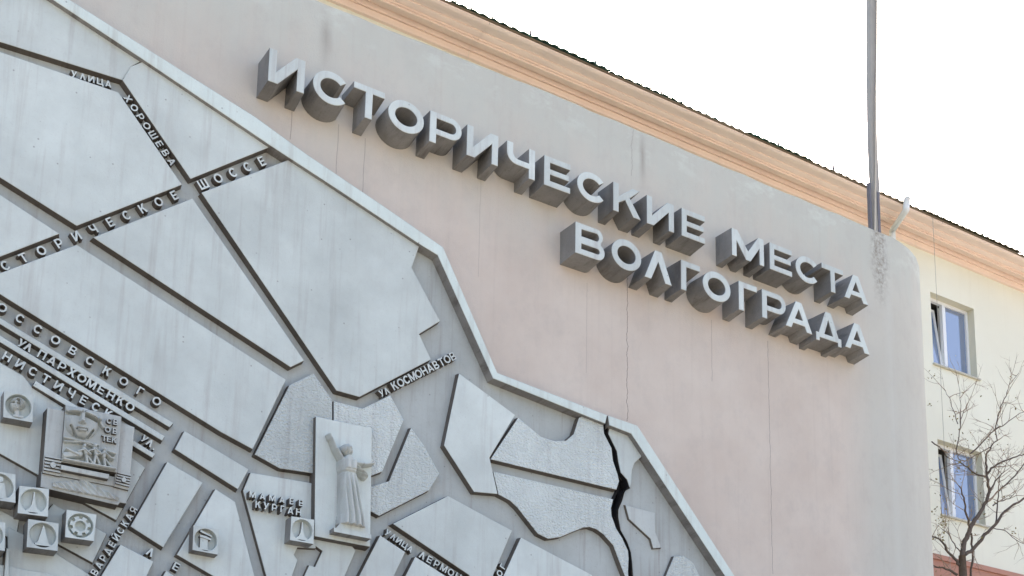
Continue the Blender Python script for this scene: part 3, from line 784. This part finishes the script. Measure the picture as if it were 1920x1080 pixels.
# ------------------------------------------------------------------ tall panel with a robed figure
def statue_relief():
    Y = FLOOR_Y - .155
    px4 = [(592.5, 781), (697.5, 803), (694, 1025), (590, 1005)]
    q = plane_frame(px4, Y); c = bil(q, .5, 0)
    T = thing('figure_relief', (c.x, FLOOR_Y, c.z), 'tall upright panel with a robed woman raising one arm, right of МАМАЕВ КУРГАН', 'relief')
    slab('back_panel', px4, .155, FLOOR_Y + .002, M_PANEL, M_SIDE, T)
    body = [  # spine of the robed figure: (v, centre u, half width)
        (.115, .60, .245), (.20, .60, .215), (.32, .575, .185), (.44, .55, .165), (.50, .535, .150), (.545, .525, .135), (.60, .52, .150), (.645, .52, .150), (.662, .50, .10), (.685, .49, .04)]
    def fn(u, v):
        h = 0.0
        if body[0][0] <= v <= body[-1][0]:
            for (va, ca, wa), (vb, cb, wb) in zip(body, body[1:]):
                if va <= v <= vb:
                    t = (v - va) / (vb - va); cc = ca + (cb - ca) * t; ww = wa + (wb - wa) * t
                    d = (u - cc) / ww
                    if abs(d) < 1:
                        k = .85 * (1 - d ** 4) ** .5
                        if v < .55: k += .26 * (abs(math.sin((d * 2.1 + (v - .3) * 1.5) * math.pi)) - .55) * min(1, (.57 - v) * 7) * (1 - abs(d) ** 4)
                        if .535 < v < .555: k -= .14
                        if .57 < v < .65: k += .14 * (dome(math.hypot((u - .47) / .47, v - .605), .035 * 3) + dome(math.hypot((u - .58) / .47, v - .605), .035 * 3)) * .8
                        h = max(h, k)
                    break
        d = math.hypot((u - .50) / .082, (v - .725) / .048)
        if d < 1: h = max(h, .95 * math.sqrt(1 - d * d) ** .7)                     # head
        d = math.hypot((u - .475) / .095, (v - .738) / .050)
        if d < 1 and (u < .475 or v > .745): h = max(h, .95 * math.sqrt(1 - d * d) ** .6 + .06 * math.sin(u * 150))   # hair
        d, t = seg(u * .47, v, (.44 * .47, .645), (.31 * .47, .735)); h = max(h, .62 * dome(d, .020 - .004 * t))
        d, t = seg(u * .47, v, (.31 * .47, .735), (.225 * .47, .82)); h = max(h, .55 * dome(d, .016 - .005 * t))
        d, t = seg(u * .47, v, (.225 * .47, .82), (.20 * .47, .85)); h = max(h, .5 * dome(d, .016))
        d, t = seg(u * .47, v, (.60 * .47, .648), (.80 * .47, .652)); h = max(h, .6 * dome(d, .024 - .006 * t))
        d, t = seg(u * .47, v, (.80 * .47, .652), (.985 * .47, .68)); h = max(h, .5 * dome(d, .017 - .006 * t))
        # loose sleeve hanging from the outstretched arm
        d, t = seg(u * .47, v, (.66 * .47, .625), (.84 * .47, .565))
        k = dome(d, .030)
        if k > 0: h = max(h, (.5 + .12 * math.sin(v * 260 + u * 30)) * k)
        # face
        for a, b, r, dk in (((.50, .735), (.53, .735), .007, .2), ((.55, .735), (.57, .735), .007, .2), ((.515, .703), (.55, .703), .006, .2)):
            d, _ = seg(u * .47, v, (a[0] * .47, a[1]), (b[0] * .47, b[1]))
            if d < r: h -= dk * (1 - d / r)
        return h
    relief('figure', q, Y, fn, 110, 200, .23, M_RELIEF, T, 0.03, v0=.09, v1=.89, u1=1.03)
    e = MB()
    poly_prism(e, q, Y, [(.26, .035), (.93, .035), (.93, .07), (.26, .07)], .135)
    poly_prism(e, q, Y, [(.31, .071), (.90, .071), (.83, .135), (.40, .135)], .115)
    e.build('pedestal', [M_PANEL, M_LSIDE], T)
statue_relief()

# ------------------------------------------------------------------ large composite relief, lower left
def soldier_relief():
    yb = FLOOR_Y + .002
    c = at(158, 940, FLOOR_Y)
    T = thing('composite_relief', (c.x, FLOOR_Y, c.z), 'large square relief of a stern face over small figures between two pillars', 'relief')
    slab('base_slab', [(78, 884), (241, 912), (237, 944), (225, 942), (221, 947), (76, 913)], .20, yb, M_RELIEF, M_SIDE, T)
    slab('pillar', [(89, 764.5), (122, 770), (113, 893), (80, 886)], .235, yb, M_RELIEF, M_SIDE, T)
    slab('pillar', [(224, 791), (252.5, 801), (241, 919), (214, 912)], .235, yb, M_RELIEF, M_SIDE, T)
    slab('plinth_step', [(113, 872), (220, 895), (216, 912), (111, 892)], .225, yb, M_RELIEF, M_SIDE, T)
    slab('bench', [(115, 871), (205, 889), (203, 898), (114, 880)], .30, yb, M_RELIEF, M_SIDE, T)
    px4 = [(123, 759), (228, 781), (219, 886), (115, 866)]
    slab('face_panel', px4, .275, yb, M_RELIEF, M_SIDE, T)
    Y = FLOOR_Y - .275
    q = plane_frame(px4, Y)
    def hard(d, r): return max(0.0, 1 - (d / r) ** 6) ** .5
    def face(u, v):
        h = 0
        d = math.hypot((u - .30) / .30, (v - .73) / .285)
        if d < 1: h = .55 * (1 - d ** 8)
        d = math.hypot((u - .29) / .23, (v - .66) / .22)
        if d < 1: h += .16 * math.sqrt(1 - d * d)
        for a, b, r, k in (((.02, .90), (.24, .875), .035, .40), ((.34, .885), (.60, .84), .038, .40), ((.60, .84), (.68, .73), .03, .35), ((.285, .87), (.275, .70), .034, .42), ((.235, .695), (.33, .70), .022, .25), ((.21, .60), (.37, .605), .017, .30), ((.23, .555), (.35, .56), .019, .32)):
            d, _ = seg(u, v, a, b); h += k * hard(d, r) if d < r else 0
        for a, b, r, k in (((.05, .835), (.22, .835), .030, .55), ((.34, .835), (.54, .80), .030, .55), ((.20, .578), (.38, .583), .012, .5), ((.10, .62), (.20, .47), .018, .4), ((.40, .47), (.50, .62), .018, .4), ((.21, .46), (.36, .46), .014, .3)):
            d, _ = seg(u, v, a, b)
            if d < r: h -= k * hard(d, r)
        return max(0, h)
    relief('stern_face', q, Y, face, 120, 96, .13, M_RELIEF, T, 0.03, v0=.40, v1=1.0, u1=.72)
    def figs(u, v):
        h = 0
        for (hx, hy), (wx, wy), (fx, fy), sc in (((.36, .31), (.40, .20), (.44, .04), 1), ((.55, .35), (.58, .22), (.56, .05), 1), ((.72, .32), (.72, .20), (.76, .05), .9)):
            d = math.hypot(u - hx, v - hy); h = max(h, .95 * hard(d, .034 * sc) if d < .034 else 0)
            for a, b, r, k in (((hx, hy - .05), (wx, wy), .042, .8), ((wx, wy), (fx, fy), .026, .7), ((wx, wy), (fx + .10, fy + .01), .022, .6), ((hx + .01, hy - .06), (hx + .12, hy - .13), .017, .95), ((hx - .01, hy - .07), (hx - .11, hy - .11), .016, .85)):
                d, _ = seg(u, v, a, b)
                if d < r * sc: h = max(h, k * hard(d, r * sc))
        for a, b, r, k in (((.04, .10), (.30, .17), .055, .7), ((.05, .20), (.26, .14), .02, .9), ((.01, .405), (.62, .385), .016, .6), ((.01, .345), (.34, .385), .014, .5), ((.34, .385), (.60, .34), .012, .5), ((.78, .30), (.92, .285), .016, .8), ((.80, .20), (.90, .19), .016, .8), ((.02, .03), (.95, .03), .018, .7)):
            d, _ = seg(u, v, a, b)
            if d < r: h = max(h, k * hard(d, r))
        return h
    relief('small_figures', q, Y, figs, 140, 66, .11, M_RELIEF, T, 0.03, v0=.0, v1=.43)
    # ribbed bands on the pillars and the carved heap on the base
    for c4, nm in (([(83, 855), (114.5, 861), (112.5, 889), (80.5, 883)], 'pillar_band'), ([(219, 886), (245, 892), (242, 915), (215, 908)], 'pillar_band')):
        Yb_ = FLOOR_Y - .235; qb = plane_frame(c4, Yb_); e = MB()
        for v in (.08, .30, .52, .74, .95): poly_prism(e, qb, Yb_, [(.02, v - .055), (.98, v - .055), (.98, v + .055), (.02, v + .055)], .03)
        poly_prism(e, qb, Yb_ - .029, arc(.5, .4, .16, .2, 0, 360, 12)[:-1], .03)
        e.build(nm, [M_RELIEF, M_SIDE], T)
    Yh = FLOOR_Y - .20; qh = plane_frame([(100, 889), (225, 911), (221, 941), (98, 915)], Yh)
    def heap(u, v):
        top = .95 - abs(u - .45) * 1.3
        if v > top or v < .05: return 0
        return .35 + .35 * abs(math.sin(u * 26 + v * 3)) + .2 * math.sin(u * 61 + v * 17)
    relief('carved_heap', qh, Yh, heap, 90, 30, .05, M_RELIEF, T, 0.03)
    # raised words of the slogan
    for txt, u0, u1, v in (('СВ', .78, .90, .86), ('ОВ', .76, .90, .70), ('ТЕК', .72, .90, .54)):
        A, B = bil(q, u0, v), bil(q, u1, v); d = B - A; ang = math.atan2(d.z, d.x); H = .062
        for i, ch in enumerate(txt):
            cpos = A + d * (i / (len(txt) - 1))
            me = glyph_mesh(ch, WID[ch], .2, 0.05, M_RELIEF, M_SIDE)
            put_letter(me, (cpos.x - .03, Y + .004, cpos.z - .035), ang, H, .045, T)
soldier_relief()

# ------------------------------------------------------------------ house behind
def house():
    XA, XB = -6.0, 34.0
    x_ref = 1720
    def zz(py, o, px=x_ref): return at(px, py, BLD_Y - o).z
    zc = zz(465.5, 0)
    T = thing('apartment_building', (14, BLD_Y, 0), 'cream house with peach cornice and corrugated roof edge behind the pink wall', 'building')
    win = []
    wx0 = at(1744, 546.7, BLD_Y).x; wx1 = at(1825.6, 577, BLD_Y).x
    z1t = at(1744, 546.7, BLD_Y).z; z1b = at(1750.6, 681.9, BLD_Y).z
    z2t = at(1757.8, 823, BLD_Y).z; z2b = z2t - (z1t - z1b) 
    win = [(wx0, wx1, z1b, z1t), (wx0 + .01, wx1 + .01, z2b, z2t)]
    # wall front with two openings
    m = MB()
    xs = [XA, wx0, wx1, XB]; y = BLD_Y
    zs = [0, z2b, z2t, z1b, z1t, zc + .7]
    for i in range(3):
        for j in range(5):
            if i == 1 and j in (1, 3): continue
            m.add([(xs[i], y, zs[j]), (xs[i + 1], y, zs[j]), (xs[i + 1], y, zs[j + 1]), (xs[i], y, zs[j + 1])], [(0, 1, 2, 3)])
    m.add([(XA, y, 0), (XA, y + 9, 0), (XA, y + 9, zs[-1]), (XA, y, zs[-1])], [(0, 1, 2, 3)])
    m.add([(XB, y, 0), (XB, y + 9, 0), (XB, y + 9, zs[-1]), (XB, y, zs[-1])], [(3, 2, 1, 0)])
    m.add([(XA, y + 9, 0), (XB, y + 9, 0), (XB, y + 9, zs[-1]), (XA, y + 9, zs[-1])], [(3, 2, 1, 0)])
    m.build('wall', M_CREAM, T)
    # cornice mouldings: profile (distance proud of the wall, height)
    prof = [(0.0, zc - .002), (.06, zc), (.06, zz(452, .06)), (.115, zz(449.5, .115)), (.115, zz(442, .115)), (.13, zz(441.6, .13)), (.36, zz(433, .36)), (.36, zz(429.5, .36)), (.385, zz(428.5, .385)), (.385, zz(426, .385)),
            (.42, zz(423.5, .42)), (.47, zz(419, .47)), (.50, zz(416, .50)), (.50, zz(414.5, .50)), (.55, zz(411, .55)), (.64, zz(406, .64)), (.70, zz(402, .70)), (.74, zz(397.5, .74)), (.74, zz(395, .74)), (.55, zz(395, .74) + .06), (0.0, zz(395, .74) + .10)]
    # five runs of moulding, jointed
    def run(name, a, b, xa, xb, mat):
        v = []; f = []
        seg_ = prof[a:b + 1]; n = len(seg_)
        for x in (xa, xb):
            for o, z in seg_: v.append((x, BLD_Y - o, z))
        for i in range(n - 1): f.append((i, i + 1, n + i + 1, n + i))
        return obj(name, v, f, mat, T)
    joints = [XA, 3.0, 8.2, 13.4, 18.6, 23.5, XB]
    for xa, xb in zip(joints, joints[1:]):
        run('cornice', 0, len(prof) - 1, xa + .003, xb - .003, M_PEACH)
    ztop = prof[-3][1]
    # corrugated roof sheets with wavy front edge
    per = 0.187; o_edge = .795
    rnd = random.Random(3)
    sheet_w = per * 8
    x = XA
    while x < XB - .2:
        xe = min(XB, x + sheet_w); n = int(round((xe - x) / per * 10))
        dz = rnd.uniform(-.012, .02); do = rnd.uniform(-.03, .03); tilt = rnd.uniform(-.012, .012)
        V = []; F_ = []
        for i in range(n + 1):
            xx = x + (xe - x) * i / n; w = .012 * math.cos(2 * math.pi * (xx - x) / per) + tilt * (i / n - .5)
            for (oo, zz_) in ((o_edge + do, ztop + .022 + dz), (o_edge + do - 1.2, ztop + .022 + dz + .50), (o_edge + do - 5.0, ztop + 2.0)):
                V.append((xx, BLD_Y - oo, zz_ + w)); V.append((xx, BLD_Y - oo, zz_ + w - .014))
        for i in range(n):
            a, b = i * 6, (i + 1) * 6
            F_ += [(a, b, b + 2, a + 2), (a + 2, b + 2, b + 4, a + 4), (a + 1, a + 3, b + 3, b + 1), (a + 3, a + 5, b + 5, b + 3), (a, a + 1, b + 1, b)]
        obj('roof_sheet', V, F_, M_ROOF, T)
        x += sheet_w + .004
    e = MB(); e.box(XA, XB, BLD_Y - .775, BLD_Y - .70, ztop - .004, ztop + .012); e.build('eaves_board', plain('old_eaves_board', (0.20, 0.16, 0.11), 0.9, 0.1), T)
    # moss tufts / nail heads sticking up along the edge
    k = MB()
    xx = XA
    while xx < XB:
        hgt = rnd.choice([.015, .02, .03, .035])
        k.tube([(xx, BLD_Y - .80, ztop + .03), (xx + .004, BLD_Y - .80, ztop + .055 + hgt)], [.016, .007], 6)
        xx += per * (1 if rnd.random() < .8 else .5)
    tag(k.build('roof_nails', M_ROOF, T), kind='stuff')
    for px, py in ((995, 52), (1117, 108), (1241, 166), (1350, 226), (1460, 270), (1563, 318), (1843, 442)):
        p = at(px, py, BLD_Y - .80); s_ = MB(); hh = .13 if px < 1300 else .06
        s_.tube([(p.x, p.y, ztop + .03), (p.x, p.y, ztop + .10), (p.x + .01, p.y, ztop + .09 + hh)], [.022, .016, .005], 6); s_.build('snow_spike', M_POSTD, T)
    # windows
    rv = .17
    for (xa, xb, za, zb) in win:
        r = MB(); y0, y1 = BLD_Y, BLD_Y + rv
        r.add([(xa, y0, za), (xa, y1, za), (xa, y1, zb), (xa, y0, zb)], [(0, 1, 2, 3)])
        r.add([(xb, y0, za), (xb, y1, za), (xb, y1, zb), (xb, y0, zb)], [(3, 2, 1, 0)])
        r.add([(xa, y0, zb), (xb, y0, zb), (xb, y1, zb), (xa, y1, zb)], [(3, 2, 1, 0)])
        r.add([(xa, y0, za), (xb, y0, za), (xb, y1, za), (xa, y1, za)], [(0, 1, 2, 3)])
        W = r.build('window', M_REVEAL, T)
        WM[W.name] = Matrix.Translation(W.location)
        fw = .07; yf = y1 - .01; xm = xa + (xb - xa) * .435
        fr = MB()
        fr.box(xa + .002, xa + fw, yf, yf + .07, za + .002, zb - .002); fr.box(xb - fw, xb - .002, yf, yf + .07, za + .002, zb - .002)
        fr.box(xa + fw, xb - fw, yf, yf + .07, zb - fw, zb - .002); fr.box(xa + fw, xb - fw, yf, yf + .07, za + .002, za + fw)
        fr.box(xm - .045, xm + .045, yf - .004, yf + .074, za + fw, zb - fw)
        fr.build('frame', M_PVC, W)
        # fixed light
        p = MB(); p.box(xm + .045, xb - fw, yf + .035, yf + .045, za + fw, zb - fw); p.build('pane', M_GLASS, W)
        # left casement tipped inwards at the top
        hz0, hz1 = za + fw, zb - fw; tip = .17
        def tp(x, z, dy=0): 
            t = (z - hz0) / (hz1 - hz0); return (x, yf + .03 + dy + tip * t, z - .035 * t)
        sa = MB(); cw = .055
        def bar(x0, x1, zz0, zz1):
            vs = [tp(x, z, d) for x in (x0, x1) for d in (0, .05) for z in (zz0, zz1)]
            sa.add(vs, [(0, 1, 3, 2), (4, 6, 7, 5), (0, 4, 5, 1), (2, 3, 7, 6), (0, 2, 6, 4), (1, 5, 7, 3)])
        L, Rr = xa + fw, xm - .045
        bar(L, L + cw, hz0, hz1); bar(Rr - cw, Rr, hz0, hz1); bar(L + cw, Rr - cw, hz1 - cw, hz1); bar(L + cw, Rr - cw, hz0, hz0 + cw)
        cs = sa.build('casement', M_PVC, W)
        p = MB(); vs = [tp(x, z, d) for x in (L + cw, Rr - cw) for d in (.02, .028) for z in (hz0 + cw, hz1 - cw)]
        p.add(vs, [(0, 1, 3, 2), (4, 6, 7, 5), (0, 4, 5, 1), (2, 3, 7, 6), (0, 2, 6, 4), (1, 5, 7, 3)]); p.build('pane', M_GLASS, W)
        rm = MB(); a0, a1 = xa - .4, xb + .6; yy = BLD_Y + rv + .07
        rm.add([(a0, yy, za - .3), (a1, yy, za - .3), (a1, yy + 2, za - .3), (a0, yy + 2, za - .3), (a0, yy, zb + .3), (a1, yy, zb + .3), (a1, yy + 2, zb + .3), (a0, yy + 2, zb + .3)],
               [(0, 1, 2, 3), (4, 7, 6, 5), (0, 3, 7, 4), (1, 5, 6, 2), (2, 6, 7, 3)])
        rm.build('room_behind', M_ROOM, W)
        cu = MB(); n = 40; V = []
        for i in range(n + 1):
            x = xm + .05 + (xb - fw - xm - .05) * i / n; yv = yy + .10 + .025 * math.sin(i * 1.15) + .01 * math.sin(i * 2.7)
            V += [(x, yv, za + .05), (x, yv + .01, zb - .02)]
        cu.add(V, [(2 * i, 2 * i + 2, 2 * i + 3, 2 * i + 1) for i in range(n)]); cu.build('curtain', M_PVC, W, True)
        sl = MB(); sl.box(xa - .03, xb + .05, BLD_Y - .05, BLD_Y + rv, za - .03, za + .004); sl.build('sill', M_SILL, W)
    # belt course under the upper storeys
    zb_ = at(1751, 1037, BLD_Y - .10).z
    b = MB(); b.box(XA, XB, BLD_Y - .10, BLD_Y, zb_ - .10, zb_); b.box(XA, XB, BLD_Y - .055, BLD_Y, zb_ - 1.1, zb_ - .10); b.build('belt_course', plaster('dusty_red_plaster', (0.50, 0.27, 0.20), (0.38, 0.2, 0.15), 1.2), T)
    # cable running down the facade
    cx = at(1750, 470, BLD_Y).x
    cb = MB(); c0 = at(1749, 410, BLD_Y - .77); cb.tube([(c0.x, BLD_Y - .70, ztop - .02), (c0.x, BLD_Y - .77, ztop - .03), (c0.x, BLD_Y - .772, 8), (c0.x + .02, BLD_Y - .76, .3)], .005, 6); cb.build('cable', M_CABLE, T)
    # bent rain pipe coming off the eaves
    A = at(1701, 372, BLD_Y - .86); B = at(1699, 394, BLD_Y - .86); C = at(1673, 432, BLD_Y - .20); D = at(1675, 452, BLD_Y - .16)
    pm = MB(); pm.tube([A, B + Vector((0, 0, .05)), B, B.lerp(C, .06), B.lerp(C, .94), C, (C.x, C.y, C.z - .12), (C.x, C.y, .5)], .062, 12); 
    pm.build('rain_pipe', M_PIPE, T, True)
house()

# ------------------------------------------------------------------ post standing on the wall's end
def post():
    Yp = WALL_Y + .16
    b = at(1641, 432, Yp); top_z = EYE + 0.873 * WALL_Y
    T = thing('tall_post', (b.x, Yp, top_z), 'tall slightly bent grey post rising from the corner of the wall', 'post')
    path = [(1640, 436, 8), (1640, 380, 8), (1640, 350, 8), (1638.5, 330, 8.4), (1636, 280, 8), (1634.5, 220, 8), (1634, 160, 8.2), (1634.5, 120, 9), (1634.5, 80, 9.3), (1634.6, 30, 9.4), (1635, -30, 9.6), (1636, -120, 9.8), (1637, -260, 10)]
    mpp = .0133
    V, F_ = [], []
    for px, py, hw in path:
        p = at(px, py, Yp); w = hw * mpp * .80
        for dx, dy in ((-w, -.035), (-w * .8, -.05), (w * .8, -.05), (w, -.035), (w, .035), (-w, .035)): V.append((p.x + dx, Yp + dy, p.z))
    n = 6
    for i in range(len(path) - 1):
        for k in range(n): F_.append((i * n + k, i * n + (k + 1) % n, (i + 1) * n + (k + 1) % n, (i + 1) * n + k))
    F_.append(tuple(range(n))); F_.append(tuple((len(path) - 1) * n + k for k in range(n)))
    obj('shaft', V, F_, M_POST, T)
    m = MB(); p0, p1 = at(1633.5, 437, Yp - .05), at(1633.5, 344, Yp - .05); m.box(p0.x - .012, p0.x + .03, Yp - .06, Yp + .0, p0.z - .08, p1.z); m.build('side_channel', M_POSTD, T)
    m = MB(); p0, p1 = at(1649, 437, Yp - .05), at(1649, 362, Yp - .05); m.box(p0.x - .03, p0.x + .028, Yp - .06, Yp + .0, p0.z - .08, p1.z); m.build('side_channel', M_POSTD, T)
    m = MB(); pts = [at(x, y, Yp - .075) for x, y in ((1640.5, 436), (1641, 400), (1641.5, 350), (1642, 300), (1641.5, 240), (1641.5, 180), (1643, 130), (1643.5, 60), (1643.5, -20))]
    m.tube(pts, [.016] * 5 + [.014] * 4, 6); m.build('batten', M_POSTL, T)
post()

# ------------------------------------------------------------------ bare tree at the wall's end
def tree():
    rnd = random.Random(11)
    Yt = 14.05
    def tp(px, py, dy=0): return at(px, py, Yt + dy)
    b = tp(1806, 1090)
    T = thing('bare_tree', (b.x + .12, Yt, 0), 'bare branching tree in front of the cream house, beside the wall end', 'tree')
    base = Vector((b.x + .12, Yt, -.1))
    tr = MB()
    fork = tp(1804, 1042)
    tr.tube([base, base.lerp(b, .35) + Vector((.06, .03, 0)), base.lerp(b, .7) + Vector((-.04, 0, 0)), b, fork], [.17, .14, .115, .075, .062], 10)
    tr.build('trunk', M_BARK, T, True)
    br = MB(); tw = MB(); tips = []
    def limb(pts, r0, r1, dys=(0, 0)):
        P = [tp(x, y, dys[0] + (dys[1] - dys[0]) * i / (len(pts) - 1)) for i, (x, y) in enumerate(pts)]
        Q = []
        for a, c in zip(P, P[1:]):
            for k in range(3): Q.append(a.lerp(c, k / 3) + Vector((rnd.uniform(-.012, .012), rnd.uniform(-.02, .02), rnd.uniform(-.012, .012))) * (0 if k == 0 else 1))
        Q.append(P[-1]); n = len(Q)
        br.tube(Q, [(r0 + (r1 - r0) * i / (n - 1)) * .88 for i in range(n)], 7)
        tips.append((Q, r0, r1))
    # main limbs as they branch in the photo
    limb([(1804, 1045), (1806, 1030), (1813, 1008), (1819, 990), (1827, 975), (1840, 957), (1850, 940)], .058, .036, (0, .05))
    limb([(1850, 940), (1855, 922), (1852, 905), (1850, 893), (1848, 868), (1850, 850), (1858, 838), (1870, 826)], .036, .012, (.05, .2))
    limb([(1849, 895), (1858, 878), (1875, 868), (1895, 860), (1912, 853), (1925, 851)], .026, .010, (.1, -.2))
    limb([(1849, 894), (1835, 891), (1818, 880), (1805, 870), (1797, 860), (1795, 850)], .022, .008, (.1, .3))
    limb([(1855, 922), (1866, 902), (1878, 888), (1884, 884)], .020, .007, (.05, -.1))
    limb([(1809, 1040), (1824, 1030), (1845, 1003), (1865, 985), (1878, 965), (1900, 946), (1930, 930)], .042, .020, (0, -.2))
    limb([(1819, 990), (1813, 968), (1808, 940), (1803, 920), (1797, 910)], .026, .010, (0, -.15))
    limb([(1799, 1060), (1790, 1048), (1778, 1036), (1768, 1018), (1760, 1010), (1742, 1003)], .032, .014, (0, .2))
    limb([(1800, 1034), (1790, 1020), (1780, 1003), (1764, 990)], .014, .006, (0, .1))
    limb([(1795, 1078), (1778, 1068), (1760, 1064), (1745, 1060)], .028, .012, (0, .15))
    limb([(1862, 948), (1872, 940), (1893, 935), (1902, 925)], .016, .006, (0, .1))
    limb([(1866, 985), (1870, 950), (1872, 920), (1874, 895)], .018, .008, (-.1, .1))
    limb([(1874, 920), (1890, 905), (1908, 885), (1918, 872), (1935, 858)], .018, .010, (0, -.1))
    limb([(1870, 826), (1866, 805), (1872, 800), (1870, 780)], .012, .004, (.2, .3))
    limb([(1858, 838), (1840, 848), (1822, 858), (1806, 868), (1790, 888)], .012, .004, (.2, .25))
    limb([(1820, 850), (1845, 826), (1866, 806), (1872, 775), (1880, 755), (1888, 735), (1895, 718), (1910, 700)], .016, .005, (.15, -.2))
    limb([(1866, 806), (1885, 795), (1905, 780), (1925, 768)], .012, .005, (.1, -.1))
    limb([(1793, 852), (1798, 820), (1800, 790), (1808, 768), (1812, 760)], .012, .004, (.3, .1))
    limb([(1796, 795), (1788, 770), (1780, 745), (1770, 728)], .010, .003, (.2, .3))
    limb([(1801, 800), (1802, 760), (1797, 720)], .008, .003, (.2, .2))
    limb([(1747, 828), (1765, 842), (1778, 858), (1788, 862)], .014, .008, (.2, .2))
    limb([(1862, 990), (1885, 995), (1905, 1012), (1925, 1022)], .010, .005, (-.1, -.3))
    limb([(1821, 1000), (1824, 1030), (1821, 1090)], .022, .022, (.25, .25))
    # fine twigs
    def twig(p, d, L, r, depth):
        pts = [p]; q = p.copy(); dd = d.copy(); n = 4
        for k in range(n):
            dd = (dd + Vector((rnd.uniform(-.35, .35), rnd.uniform(-.3, .3), rnd.uniform(-.3, .35)))).normalized()
            q = q + dd * (L / n); pts.append(q.copy())
        tw.tube(pts, [r * (1 - .75 * i / n) for i in range(n + 1)], 4, cap=False)
        if depth > 0:
            for k in range(rnd.choice((1, 2, 2))):
                j = rnd.randint(1, n - 1)
                twig(pts[j], (dd + Vector((rnd.uniform(-1, 1), rnd.uniform(-.7, .7), rnd.uniform(-.6, .9)))).normalized(), L * rnd.uniform(.4, .7), r * .6, depth - 1)
        ends.append(pts[-1])
    ends = []
    for Q, r0, r1 in tips:
        n = len(Q)
        for k in range(2, n, 2):
            if rnd.random() < .95:
                d = (Q[k] - Q[k - 1]).normalized()
                d = (d * .6 + Vector((rnd.uniform(-1, 1), rnd.uniform(-.8, .8), rnd.uniform(-.5, 1)))).normalized()
                twig(Q[k], d, rnd.uniform(.2, .75), .0075, 2)
        twig(Q[-1], (Q[-1] - Q[-2]).normalized(), rnd.uniform(.25, .5), max(.004, r1 * .8), 2)
    br.build('branches', M_BARK, T, True)
    tag(tw.build('twigs', M_TWIG, T), kind='stuff')
    # a few withered leaves and seed clusters near the wall
    lf = MB()
    spots = [tp(1760, 985, .2), tp(1766, 975, .1), tp(1755, 930, .2), tp(1770, 995, 0), tp(1752, 955, .25), tp(1748, 700, .4), tp(1745, 760, .35), tp(1785, 783, .3), tp(1749, 905, .2), tp(1762, 1070, .1)] + [rnd.choice(ends) for _ in range(60)]
    for i, c in enumerate(spots):
        for k in range(16 if i < 2 else (7 if i < 10 else 2)):
            p = c + Vector((rnd.gauss(0, .07), rnd.gauss(0, .07), rnd.gauss(0, .06))); s_ = rnd.uniform(.018, .035)
            a = Vector((rnd.uniform(-1, 1), rnd.uniform(-1, 1), rnd.uniform(-1, 1))).normalized(); bb = a.orthogonal().normalized(); cc = a.cross(bb)
            lf.add([p - bb * s_, p + cc * s_ * .5, p + bb * s_, p - cc * s_ * .5 + a * s_ * .3], [(0, 1, 2), (0, 2, 3)])
    tag(lf.build('leaves', M_LEAF, T), kind='stuff')
tree()
